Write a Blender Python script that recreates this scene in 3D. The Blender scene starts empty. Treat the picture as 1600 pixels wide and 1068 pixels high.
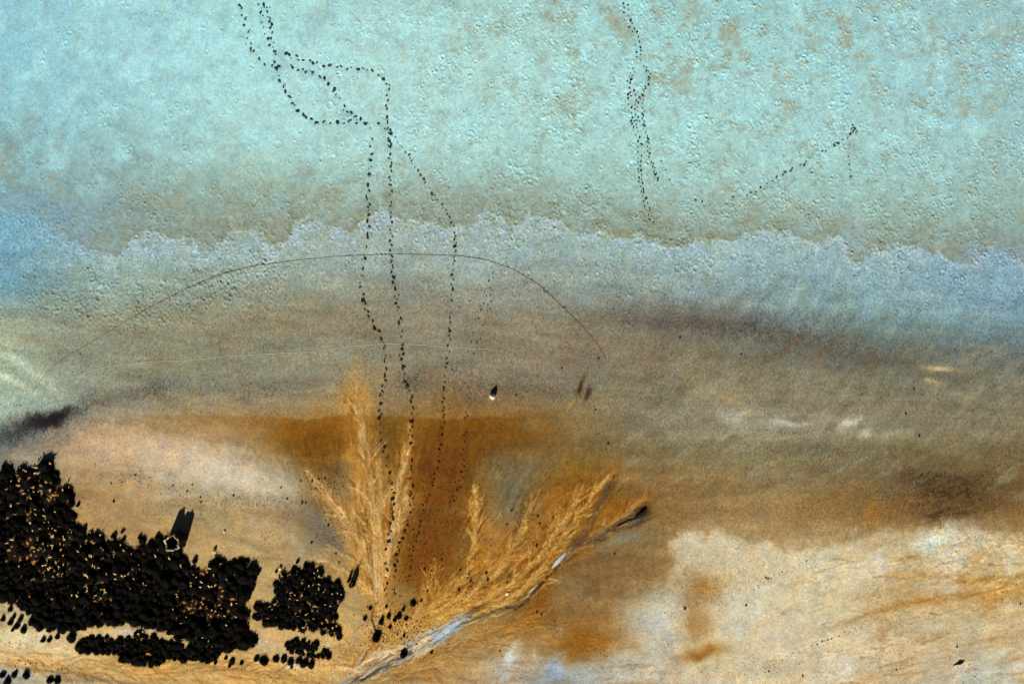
import bpy, bmesh, math, random
import numpy as np
from mathutils import Vector

# ------------------------------------------------------------------ camera, sky, sun, exposure
scene = bpy.context.scene
COL = scene.collection
CAM_H = 70.0
SUN_EL, SUN_AZ = math.radians(34), math.radians(199)      # azimuth clockwise from +Y: sun stands SSW
cam_d = bpy.data.cameras.new('camera'); cam = bpy.data.objects.new('camera', cam_d); COL.objects.link(cam)
cam.location = (0, 0, CAM_H); cam.rotation_euler = (0, 0, 0)
cam_d.sensor_width = 36.0; cam_d.lens = 36.0 * CAM_H / 80.0
cam_d.clip_start = 0.5; cam_d.clip_end = 9000
scene.camera = cam
world = bpy.data.worlds.new('World'); scene.world = world; world.use_nodes = True
wn = world.node_tree.nodes; wl = world.node_tree.links
sky = wn.new('ShaderNodeTexSky'); sky.sky_type = 'NISHITA'; sky.sun_disc = False
sky.sun_elevation = SUN_EL; sky.sun_rotation = SUN_AZ
sky.altitude = 3600; sky.air_density = 0.45; sky.dust_density = 0.4   # thin, clear high-desert air
bg = wn['Background']; bg.inputs['Strength'].default_value = 0.05
wl.new(sky.outputs['Color'], bg.inputs['Color'])
sun_d = bpy.data.lights.new('sun', 'SUN'); sun_d.energy = 5.0; sun_d.angle = math.radians(0.5)
sun_d.color = (1.0, 0.95, 0.86)
sun = bpy.data.objects.new('sun', sun_d); COL.objects.link(sun)
to_sun = Vector((math.sin(SUN_AZ) * math.cos(SUN_EL), math.cos(SUN_AZ) * math.cos(SUN_EL), math.sin(SUN_EL)))
sun.rotation_euler = to_sun.to_track_quat('Z', 'Y').to_euler(); sun.location = to_sun * 200
vs = scene.view_settings
vs.view_transform = 'Standard'; vs.look = 'None'; vs.gamma = 1.0; vs.use_curve_mapping = False
vs.exposure = 0.35
scene.cycles.use_denoising = False            # keep the mineral grain crisp
GAIN = np.array([0.885, 0.90, 0.875], np.float32)    # ground albedo per unit of linear daylight colour

# ------------------------------------------------------------------ helpers
random.seed(7); RNG = np.random.default_rng(11)
M = 0.05                                          # metres per image pixel (the image is 1600 x 1068 pixels)
def at(u, v): return ((u - 800.0) * M, (534.0 - v) * M)

_perm = np.random.default_rng(3).permutation(4096).astype(np.int32)
_ang = np.random.default_rng(4).uniform(0, 2 * math.pi, 4096)
_gx = np.cos(_ang).astype(np.float32); _gy = np.sin(_ang).astype(np.float32)
def gnoise(x, y, seed=0):
    x = np.asarray(x, np.float32) + seed * 17.31; y = np.asarray(y, np.float32) + seed * 9.77
    xi = np.floor(x); yi = np.floor(y); fx = x - xi; fy = y - yi
    xi = xi.astype(np.int32); yi = yi.astype(np.int32)
    def g(ix, iy, dx, dy):
        h = _perm[(_perm[ix & 4095] + iy + seed * 131) & 4095]
        return _gx[h] * dx + _gy[h] * dy
    sx = fx * fx * fx * (fx * (fx * 6 - 15) + 10); sy = fy * fy * fy * (fy * (fy * 6 - 15) + 10)
    a = g(xi, yi, fx, fy); b = g(xi + 1, yi, fx - 1, fy)
    c = g(xi, yi + 1, fx, fy - 1); d = g(xi + 1, yi + 1, fx - 1, fy - 1)
    a = a + sx * (b - a); c = c + sx * (d - c)
    return (a + sy * (c - a)) * 1.5
def fbm(x, y, scale, octaves=4, seed=0, gain=0.55):
    out = 0; amp = 1; tot = 0; f = 1.0 / scale
    for o in range(octaves):
        out = out + amp * gnoise(x * f, y * f, seed + o * 5); tot += amp; amp *= gain; f *= 2.03
    return out / tot * 1.4
def sstep(a, b, x):
    t = np.clip((x - a) / (b - a), 0, 1); return t * t * (3 - 2 * t)
def tolin(c):
    c = np.asarray(c, np.float32); return np.where(c <= 0.04045, c / 12.92, ((c + 0.055) / 1.055) ** 2.4)

def mat(name, rough=0.85, spec=0.2):
    m = bpy.data.materials.new(name); m.use_nodes = True
    b = m.node_tree.nodes['Principled BSDF']; b.inputs['Roughness'].default_value = rough
    b.inputs['Specular IOR Level'].default_value = spec
    return m, m.node_tree.nodes, m.node_tree.links, b
def noise_mat(name, c1, c2, scale=6.0, rough=0.85, spec=0.2, bump=0.0):
    m, n, l, b = mat(name, rough, spec)
    tc = n.new('ShaderNodeTexCoord'); t = n.new('ShaderNodeTexNoise'); t.inputs['Scale'].default_value = scale
    t.inputs['Detail'].default_value = 5
    r = n.new('ShaderNodeValToRGB'); r.color_ramp.elements[0].position = 0.35; r.color_ramp.elements[1].position = 0.65
    r.color_ramp.elements[0].color = (*c1, 1); r.color_ramp.elements[1].color = (*c2, 1)
    l.new(tc.outputs['Object'], t.inputs['Vector']); l.new(t.outputs['Fac'], r.inputs['Fac'])
    l.new(r.outputs['Color'], b.inputs['Base Color'])
    if bump:
        bp = n.new('ShaderNodeBump'); bp.inputs['Strength'].default_value = bump; bp.inputs['Distance'].default_value = 0.03
        l.new(t.outputs['Fac'], bp.inputs['Height']); l.new(bp.outputs['Normal'], b.inputs['Normal'])
    return m

def link(o, parent=None):
    COL.objects.link(o)
    if parent is not None: o.parent = parent
    return o
def tag(o, label=None, cat=None, group=None, kind=None):
    if label: o['label'] = label
    if cat: o['category'] = cat
    if group: o['group'] = group
    if kind: o['kind'] = kind
    return o
def empty(name, loc):
    o = bpy.data.objects.new(name, None); o.location = loc; o.empty_display_size = 0.3
    return link(o)
def mesh(name, verts, faces, mats=(), slots=None, smooth=False):
    me = bpy.data.meshes.new(name); me.from_pydata(verts, [], faces)
    for m_ in mats: me.materials.append(m_)
    if slots is not None: me.polygons.foreach_set('material_index', slots)
    if smooth: me.polygons.foreach_set('use_smooth', [True] * len(me.polygons))
    me.update(); return me

# ------------------------------------------------------------------ layout read off the image: trails, channels, edges (image pixels)
TRAILS = [
 # (label, half gait width, print length, strength, path)
 ('dark footprint trail cutting diagonally through the loop, then passing closest to the thicket', 1.7, 4.7, 1.0,
  [(375,8),(381,30),(386,50),(392,73),(398,87),(407,97),(420,103),(431,104),(452,107),(470,109),(480,112),(493,116),(505,122),(513,130),(520,136),(524,146),(531,155),(535,165),(542,171),(548,178),(558,182),(568,191),(575,195),(579,210),(581,225),(579,235),(581,250),(579,260),(577,275),(576,290),(575,305),(576,320),(575,335),(576,352),(574,370),(570,395),(566,420),(564,440),(567,465),(574,490),(585,510),(596,525),(601,545),(602,570),(602,590),(598,605),(595,620),(594,640),(594,655),(592,670),(597,690),(600,700),(605,722),(608,740),(613,760),(615,790),(612,812),(609,830),(606,845),(604,870),(604,900),(602,930)]),
 ('long trail of dark prints bulging furthest out before running straight down to the golden fan', 1.4, 4.7, 1.0,
  [(405,5),(410,25),(411,40),(414,52),(417,60),(424,75),(429,83),(437,84),(450,85),(460,88),(470,93),(478,95),(490,98),(500,101),(515,104),(530,104),(543,107),(555,108),(565,108),(575,109),(585,113),(593,118),(600,126),(608,135),(605,148),(604,160),(604,172),(606,182),(604,193),(606,205),(610,220),(610,240),(611,260),(610,280),(611,300),(610,320),(611,340),(610,360),(611,385),(611,400),(612,420),(614,440),(618,460),(620,475),(624,495),(626,510),(628,525),(629,545),(628,560),(630,580),(634,595),(639,610),(643,625),(645,645),(643,665),(643,685),(645,700),(643,715),(642,735),(643,750),(644,765),(643,780),(640,800),(637,815),(632,830),(624,850),(620,870),(617,890),(617,915),(617,940)]),
 ('short dark footprint trail sagging below the loop to join the other tracks', 1.2, 4.4, 0.9,
  [(412,5),(418,18),(421,30),(424,42),(424,55),(426,66),(428,80),(430,95),(431,105),(434,115),(440,130),(448,145),(455,160),(468,175),(477,183),(485,187),(497,192),(510,192),(522,193),(533,192),(545,191),(557,191),(565,190),(575,192),(585,191),(595,193)]),
 ('trail of prints slanting away from the crossing, then straight down beside the bright stone', 1.0, 3.9, 0.9,
  [(606,198),(612,208),(620,220),(630,235),(637,241),(643,252),(652,265),(662,280),(672,298),(682,310),(692,323),(700,335),(706,350),(711,362),(712,375),(711,388),(709,410),(706,430),(707,440),(706,455),(705,470),(704,490),(702,510),(702,530),(700,550),(698,565),(696,580),(694,600),(692,620),(693,637),(694,655),(691,675),(688,695),(685,715),(682,735),(677,750),(675,762),(671,770),(663,787),(660,800),(657,815),(652,835),(645,860),(642,880),(638,900),(636,912)]),
 ('trodden double row of small prints crossing the open salt by itself', 4.2, 3.2, 0.75,
  [(977,5),(978,16),(977,26),(984,38),(991,50),(995,62),(997,76),(998,88),(997,100)]),
 ('row of small prints on the outer bow of the split double track', 1.6, 3.2, 0.7,
  [(1006,102),(1011,109),(1015,118),(1013,130),(1006,139),(1002,150),(1004,160),(1006,170),(1004,180),(1006,192),(1007,205),(1010,214),(1013,224),(1014,238),(1018,252),(1023,268),(1030,286)]),
 ('row of small prints on the inner bow of the split track, reaching the olive crust', 2.8, 3.2, 0.75,
  [(991,108),(984,122),(981,138),(984,152),(985,166),(984,178),(989,190),(994,203),(998,215),(1000,228),(1000,242),(999,258),(1000,274),(1002,290),(1005,306),(1011,322),(1016,340),(1022,358)]),
 ('clustered small prints filling the middle of the split double track', 2.6, 3.0, 0.7,
  [(992,140),(997,150),(995,162),(993,174),(996,186),(1001,198)]),
 ('diagonal line of small dark prints climbing to a trampled knot on the salt', 1.5, 3.5, 0.8,
  [(1165,305),(1180,300),(1196,289),(1205,283),(1217,275),(1230,268),(1245,262),(1258,256),(1270,246),(1280,240),(1295,232),(1305,225),(1315,220),(1325,213),(1332,208)]),
 ('faint dotted line of prints dropping from the trampled knot', 0.7, 2.6, 0.4,
  [(1328,220),(1325,230),(1326,245),(1327,262),(1330,282)]),
 ('faint scattered trail merging into the straight track above the bright stone', 2.6, 2.9, 0.45,
  [(772,425),(765,440),(760,455),(755,470),(748,490),(742,505),(737,520),(733,540),(726,555),(718,565),(710,575),(703,590),(697,602)]),
 ('faint scattered trail passing close beside the bright stone down to the fan', 2.2, 2.8, 0.45,
  [(768,460),(762,490),(755,510),(748,530),(741,550),(737,580),(733,600),(731,625),(729,645),(728,665),(727,680),(722,700),(724,720),(722,740),(716,765),(705,785),(697,795)]),
 ('pale faint line of prints slanting across the sandbank edge', 1.2, 2.1, 0.4,
  [(1262,876),(1240,885),(1228,892),(1215,897),(1195,908),(1170,925)]),
 ('pale faint line of prints crossing the lower sandbank', 1.2, 2.0, 0.4,
  [(1355,974),(1325,987),(1298,997),(1270,1008),(1240,1020),(1215,1035)]),
 ('short curved row of tiny prints in the grey patch between the fans', 0.6, 2.8, 0.5,
  [(803,786),(801,796),(797,805),(793,815),(789,826)]),
]
EXTRA_PRINTS = {8: [(1332,196,60),(1330,201,40),(1333,205,120),(1336,202,50),(1337,208,70),(1339,205,60),(1334,200,20),(1097,315,90),(1087,313,10),(1145,308,20)],
                5: [(1033,252,0),(1040,266,10),(1046,281,20),(1012,222,90),(1023,272,0)]}
EDGE = np.array([(-160,300),(0,320),(60,345),(100,372),(150,385),(180,405),(205,370),(240,368),(300,376),(330,390),(360,352),(430,380),(470,352),(545,354),(600,331),(640,341),(690,355),(750,342),(790,352),(850,346),(900,360),(960,366),(1030,372),(1060,386),(1110,376),(1180,366),(1240,382),(1310,376),(1330,410),(1380,400),(1440,386),(1500,405),(1550,400),(1600,410),(1800,425)], float)
OCHRE = np.array([(-160,760),(0,720),(90,690),(180,660),(250,646),(400,650),(480,656),(545,646),(620,650),(700,655),(760,650),(870,655),(960,700),(1030,775),(1052,836),(1085,830),(1120,828),(1190,850),(1230,862),(1290,850),(1340,840),(1420,822),(1500,826),(1600,832),(1800,840)], float)
GULLY = [(520,1076),(560,1054),(600,1034),(640,1014),(680,988),(720,969),(770,954),(800,944),(826,924),(848,900),(866,882),(884,864),(905,842),(925,812),(940,780),(950,757)]

# ------------------------------------------------------------------ the ground: height field and mineral colours
X0, X1, Y0, Y1, DS = -46.0, 46.0, -32.0, 32.0, 0.068
nx = int((X1 - X0) / DS) + 1; ny = int((Y1 - Y0) / DS) + 1
gx = np.linspace(X0, X1, nx, dtype=np.float32); gy = np.linspace(Y0, Y1, ny, dtype=np.float32)
GX, GY = np.meshgrid(gx, gy)
U = GX / M + 800; V = 534 - GY / M

ROWS = [
 (0,   [(0,140,195,205),(200,160,212,214),(400,165,220,216),(600,165,212,206),(800,160,205,198),(1000,155,208,205),(1200,150,200,198),(1400,150,195,195),(1600,148,188,188)]),
 (100, [(0,140,200,210),(200,158,212,216),(400,168,222,220),(600,172,220,214),(800,168,212,204),(1000,160,210,206),(1200,158,210,208),(1400,155,203,203),(1600,150,195,198)]),
 (200, [(0,140,195,200),(100,150,200,205),(200,152,202,204),(400,168,215,208),(600,172,220,214),(800,165,214,208),(1000,162,212,206),(1200,162,210,206),(1400,158,205,203),(1600,150,195,195)]),
 (260, [(0,138,188,192),(100,140,182,182),(200,145,185,182),(300,155,195,186),(400,160,200,188),(600,165,208,200),(900,160,205,196),(1200,160,205,198),(1400,155,200,196),(1600,148,188,184)]),
 (310, [(0,132,175,186),(100,130,163,160),(200,135,163,156),(300,143,168,156),(400,148,172,155),(500,150,176,160),(600,152,182,170),(700,146,170,158),(900,150,185,175),(1000,155,192,182),(1200,155,192,184),(1400,150,188,180),(1600,145,178,170)]),
 (355, [(0,120,162,178),(60,126,162,168),(200,136,158,150),(400,138,152,136),(600,146,160,152),(900,138,160,148),(1200,144,170,158),(1400,142,170,158),(1600,135,165,160)]),
 (400, [(0,118,158,176),(100,128,158,164),(200,145,170,165),(400,150,170,166),(600,155,168,164),(800,150,168,165),(1000,145,166,162),(1200,145,170,170),(1400,140,166,170),(1600,130,160,176)]),
 (450, [(0,115,155,172),(100,135,155,152),(200,142,158,148),(400,140,148,135),(600,142,145,132),(800,142,148,140),(1000,138,150,146),(1200,132,155,158),(1400,130,156,162),(1600,126,153,170)]),
 (500, [(0,150,160,145),(100,140,147,132),(300,140,137,117),(500,136,126,106),(700,136,130,115),(900,132,127,110),(1000,127,122,110),(1100,114,112,104),(1200,120,130,128),(1400,122,145,145),(1600,120,146,158)]),
 (550, [(0,168,180,160),(100,138,143,128),(300,132,132,114),(500,136,136,119),(700,134,131,116),(900,129,116,99),(1100,126,119,101),(1200,118,118,106),(1300,112,114,107),(1400,110,114,106),(1600,114,122,120)]),
 (600, [(0,155,172,155),(100,142,150,137),(300,136,135,119),(500,138,134,121),(560,160,135,95),(620,140,128,106),(700,140,131,113),(900,131,126,110),(1100,131,123,102),(1300,126,121,102),(1600,118,117,104)]),
 (635, [(0,150,168,155),(80,120,128,120),(200,150,145,128),(300,150,140,118),(450,148,132,106),(540,175,140,85),(600,140,125,100),(660,148,128,98),(760,145,115,72),(870,138,118,85),(1000,130,124,106),(1150,140,134,116),(1300,138,132,114),(1600,122,116,100)]),
 (665, [(0,140,155,147),(70,120,120,115),(150,168,150,125),(250,168,140,103),(400,155,118,75),(470,136,95,38),(560,172,118,42),(620,120,90,40),(650,150,102,38),(700,135,92,30),(800,140,100,45),(870,135,110,68),(1000,130,125,106),(1150,150,145,128),(1300,145,140,122),(1600,124,117,98)]),
 (700, [(0,112,118,118),(70,150,140,125),(150,182,157,130),(250,182,162,136),(350,182,166,142),(450,150,115,60),(500,125,92,38),(560,190,135,60),(605,118,98,62),(640,155,100,28),(700,132,85,20),(800,130,105,68),(900,125,105,68),(1000,121,110,83),(1200,130,125,100),(1400,125,118,92),(1600,120,108,80)]),
 (750, [(0,150,135,110),(150,168,142,106),(300,172,162,140),(400,182,172,150),(450,178,168,146),(480,140,118,80),(520,135,112,75),(560,190,145,80),(600,180,128,60),(640,138,95,30),(720,122,78,20),(800,130,112,78),(900,150,108,45),(1000,136,110,72),(1200,136,121,90),(1400,114,98,76),(1500,104,88,62),(1600,116,96,66)]),
 (800, [(0,160,130,90),(150,166,136,95),(300,166,146,110),(400,168,147,112),(480,136,112,82),(520,130,115,90),(560,190,150,92),(640,142,102,48),(720,148,104,48),(760,185,140,75),(800,135,112,72),(850,160,112,52),(950,148,100,36),(1000,130,100,58),(1100,148,122,86),(1200,152,128,90),(1300,142,115,73),(1400,126,104,76),(1500,120,94,62),(1600,130,105,70)]),
 (850, [(0,160,130,90),(300,172,147,107),(400,184,160,120),(470,175,155,120),(510,130,118,98),(560,185,160,115),(620,146,112,52),(700,140,95,35),(760,180,130,65),(850,175,120,55),(950,132,112,80),(1050,150,126,90),(1120,180,165,134),(1200,172,150,114),(1300,182,166,132),(1400,175,155,116),(1500,190,180,155),(1600,178,158,115)]),
 (900, [(0,165,135,90),(300,170,140,95),(420,178,154,110),(550,172,148,98),(620,132,102,50),(700,130,90,30),(760,178,128,62),(850,136,108,68),(900,130,104,68),(1000,140,110,70),(1060,160,132,90),(1100,152,118,74),(1150,180,158,120),(1200,192,174,140),(1300,192,178,148),(1400,184,164,124),(1500,178,148,98),(1600,184,154,98)]),
 (950, [(0,190,165,125),(200,170,140,95),(420,178,152,108),(550,178,154,108),(620,142,112,62),(680,190,135,65),(760,165,124,70),(830,148,112,62),(870,138,108,66),(950,155,126,85),(1030,178,168,148),(1080,160,130,88),(1150,192,182,156),(1300,192,178,148),(1400,180,156,115),(1500,184,154,108),(1600,190,160,113)]),
 (1000,[(0,205,185,145),(100,205,180,135),(300,200,165,110),(440,190,160,115),(500,205,170,115),(600,196,168,124),(700,165,148,118),(800,172,142,100),(860,165,130,85),(900,146,98,38),(960,155,120,75),(1030,182,173,154),(1090,148,104,44),(1150,186,166,136),(1300,192,178,152),(1500,182,158,122),(1600,186,160,120)]),
 (1040,[(0,205,170,120),(100,215,180,120),(300,205,170,110),(450,208,175,120),(560,190,160,115),(620,165,140,100),(700,172,142,98),(800,176,158,132),(860,158,160,158),(950,178,172,158),(1050,180,158,124),(1200,186,164,130),(1400,182,160,126),(1560,172,170,156),(1600,185,166,138)]),
 (1068,[(0,150,152,152),(60,158,152,142),(150,175,155,125),(300,200,168,118),(450,205,170,115),(560,160,140,108),(700,176,146,104),(800,172,158,140),(870,140,156,172),(950,178,172,158),(1050,182,152,118),(1200,186,162,128),(1400,182,156,122),(1560,168,186,192),(1600,184,160,130)]),
]
def coarse_colours():
    us = np.arange(-160, 1761, 8.0); vs_ = np.arange(-160, 1230, 8.0)
    rv = np.array([r[0] for r in ROWS], float)
    tab = np.zeros((len(ROWS), len(us), 3))
    for i, (_, pts) in enumerate(ROWS):
        p = np.array(pts, float)
        for c in range(3): tab[i, :, c] = np.interp(us, p[:, 0], p[:, 1 + c])
    img = np.zeros((len(vs_), len(us), 3))
    for j in range(len(us)):
        for c in range(3): img[:, j, c] = np.interp(vs_, rv, tab[:, j, c])
    k = np.array([1, 4, 6, 4, 1]) / 16.0
    for ax in (0, 1):
        p = np.pad(img, [(2, 2) if a == ax else (0, 0) for a in range(3)], mode='edge')
        img = sum(k[i] * np.take(p, range(i, i + img.shape[ax]), axis=ax) for i in range(5))
    return us, vs_, (img / 255.0).astype(np.float32)
US, VS, CIMG = coarse_colours()
def sample_colour(u, v):
    a = np.clip((u - US[0]) / 8.0, 0, len(US) - 1.001); b = np.clip((v - VS[0]) / 8.0, 0, len(VS) - 1.001)
    ia = a.astype(np.int32); ib = b.astype(np.int32); fa = (a - ia)[..., None]; fb = (b - ib)[..., None]
    return (CIMG[ib, ia] * (1 - fa) + CIMG[ib, ia + 1] * fa) * (1 - fb) + (CIMG[ib + 1, ia] * (1 - fa) + CIMG[ib + 1, ia + 1] * fa) * fb

W1 = fbm(U, V, 70, 4, 1); W2 = fbm(U, V, 70, 4, 2)
F9 = gnoise(U / 9, V / 9, 31); F4 = gnoise(U / 4.2, V / 4.2, 32)
C = sample_colour(U + 16 * W1 + 3 * F9, V + 13 * W2 + 2 * F4)
HZ = (0.05 * fbm(U, V, 260, 3, 6)).astype(np.float32)

def mixc(mask, rgb, amt=1.0):
    global C
    k = np.clip(mask * amt, 0, 1)[..., None]
    C = C + (np.array(rgb, np.float32) / 255.0 - C) * k
def scalec(mask, amt):
    global C
    C = C * (1 + amt * mask)[..., None]
N1 = fbm(U, V, 26, 5, 91, 0.68); N2 = fbm(U, V, 26, 5, 92, 0.68)
UW = U + 9 * W2 + 13 * N1; VW = V + 9 * W1 + 12 * N2
def blob(cx, cy, rx, ry, ang=0.0, p=1.0):
    a = math.radians(ang); q_ = min(1.0, 0.08 + min(rx, ry) / 18.0); du = U + (UW - U) * q_ - cx; dv = V + (VW - V) * q_ - cy
    x = (du * math.cos(a) + dv * math.sin(a)) / rx; y = (-du * math.sin(a) + dv * math.cos(a)) / ry
    return np.exp(-((x * x + y * y) ** p))

# --- salt crust (everything beyond the scalloped rim)
frac = 25 * fbm(U, V, 60, 5, 8, 0.62) + 6 * F9 + 3 * F4
dE = V - np.interp(U, EDGE[:, 0], EDGE[:, 1]) + frac
dE = dE + 7 * gnoise(U / 6, V / 6, 131) * sstep(-0.3, 0.4, W1)
salt = 1 - sstep(-4, 4, dE)
far_salt = 1 - sstep(-130, -30, dE)
patch = fbm(U, V, 46, 6, 12, 0.72)
right = sstep(350, 1000, U)
mixc(salt * sstep(0.14, 0.40, patch) * (0.25 + 0.75 * right) * sstep(330, 80, V), (152, 158, 134), 0.55)
mixc(salt * sstep(0.22, 0.5, fbm(U, V, 30, 5, 14, 0.6)) * (0.35 + 0.65 * right), (150, 166, 146), 0.5)
mixc(salt * sstep(0.15, 0.5, fbm(U * 0.75 + V * 0.66, V * 0.75 - U * 0.66, 48, 4, 17)) * (1 - right) , (138, 184, 190), 0.5)
mixc(far_salt * sstep(0.1, 0.45, fbm(U, V, 55, 3, 19)), (170, 224, 222), 0.55)
mixc(salt * sstep(0.16, 0.55, fbm(U, V, 15, 5, 15, 0.75)) * (0.2 + 0.8 * right), (148, 150, 122), 0.55)
mixc(salt * sstep(0.12, 0.5, fbm(U, V, 78, 6, 16, 0.68)) * right * sstep(330, 60, V), (150, 154, 128), 0.55)
mixc(salt * sstep(0.05, 0.45, fbm(U, V, 60, 6, 18, 0.68)) * sstep(420, 60, U) * sstep(60, 240, V), (120, 146, 144), 0.5)
olive = np.exp(-np.clip(-dE, 0, None) / 48.0) * salt
mixc(olive * sstep(-0.12, 0.22, fbm(U / 1.5, V, 30, 6, 21, 0.72)), (136, 142, 116), 0.8)
mixc(np.exp(-((dE + 62) / 34) ** 2) * salt * sstep(0.0, 0.3, fbm(U / 1.6, V, 26, 6, 20, 0.72)) * sstep(1100, 500, U), (146, 154, 132), 0.65)
mixc(np.exp(-np.clip(-dE, 0, None) / 16.0) * salt * sstep(-0.5, 0.1, fbm(U, V, 46, 3, 22)), (124, 130, 106), 0.6)
scalec(olive * np.clip(fbm(U, V, 10, 4, 23, 0.7), -1, 1), 0.17)
# --- pale lilac rim below the edge
rim = np.exp(-np.clip(dE, 0, None) / 34.0) * (1 - salt)
mixc(rim * sstep(-0.5, 0.35, fbm(U, V, 26, 4, 25)), (156, 176, 176), 0.55)
mixc(np.exp(-np.clip(dE, 0, None) / 34.0) * (1 - salt) * sstep(-0.35, 0.25, fbm(U, V, 20, 5, 26, 0.7)), (172, 190, 206), 0.85)
mixc((1 - salt) * np.exp(-((dE - 40) / 40) ** 2) * sstep(900, 1300, U) * sstep(-0.4, 0.3, fbm(U, V, 40, 5, 28, 0.65)), (136, 164, 178), 0.45)
mixc(rim * blob(0, 350, 130, 60), (120, 164, 186), 0.3)
mixc((1 - salt) * blob(1620, 425, 170, 50), (128, 158, 176), 0.5)
mixc(blob(20, 355, 60, 40), (116, 166, 192), 0.35)
mixc((1 - salt) * blob(1130, 395, 60, 22), (160, 184, 190), 0.5)
mixc(blob(30, 345, 130, 46), (124, 166, 188), 0.6)
# --- mud flat bands, stains and films of salt
mud = (1 - salt) * sstep(20, 70, dE)
fine = fbm(U, V, 7, 3, 27, 0.8)
band = fbm(U / 5.0 + 0.04 * V, V - 0.06 * U, 22, 4, 29)
scalec(mud * np.clip(band, -1, 1), 0.11)
streak = fbm((U * 0.8 + V * 0.6) / 1.0, (V * 0.8 - U * 0.6) / 4.5, 16, 4, 33)
scalec(mud * np.clip(streak, -1, 1) * sstep(900, 1150, U) * sstep(820, 600, V), 0.10)
dg = fbm((U * 0.86 - V * 0.5) / 3.2, V * 0.86 + U * 0.5, 26, 5, 35, 0.65) * sstep(880, 1020, U) * sstep(500, 560, V) * sstep(840, 760, V)
mixc(sstep(0.1, 0.55, dg), (152, 146, 124), 0.5); mixc(sstep(0.1, 0.55, -dg), (104, 92, 70), 0.45)
dg2 = fbm((U * 0.98 + V * 0.17) / 5.0, V * 0.98 - U * 0.17, 20, 5, 36, 0.65) * sstep(440, 520, V) * sstep(1000, 850, U)
mixc(mud * sstep(0.12, 0.55, dg2), (150, 146, 128), 0.4); mixc(mud * sstep(0.12, 0.55, -dg2), (124, 108, 84), 0.4)
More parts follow.
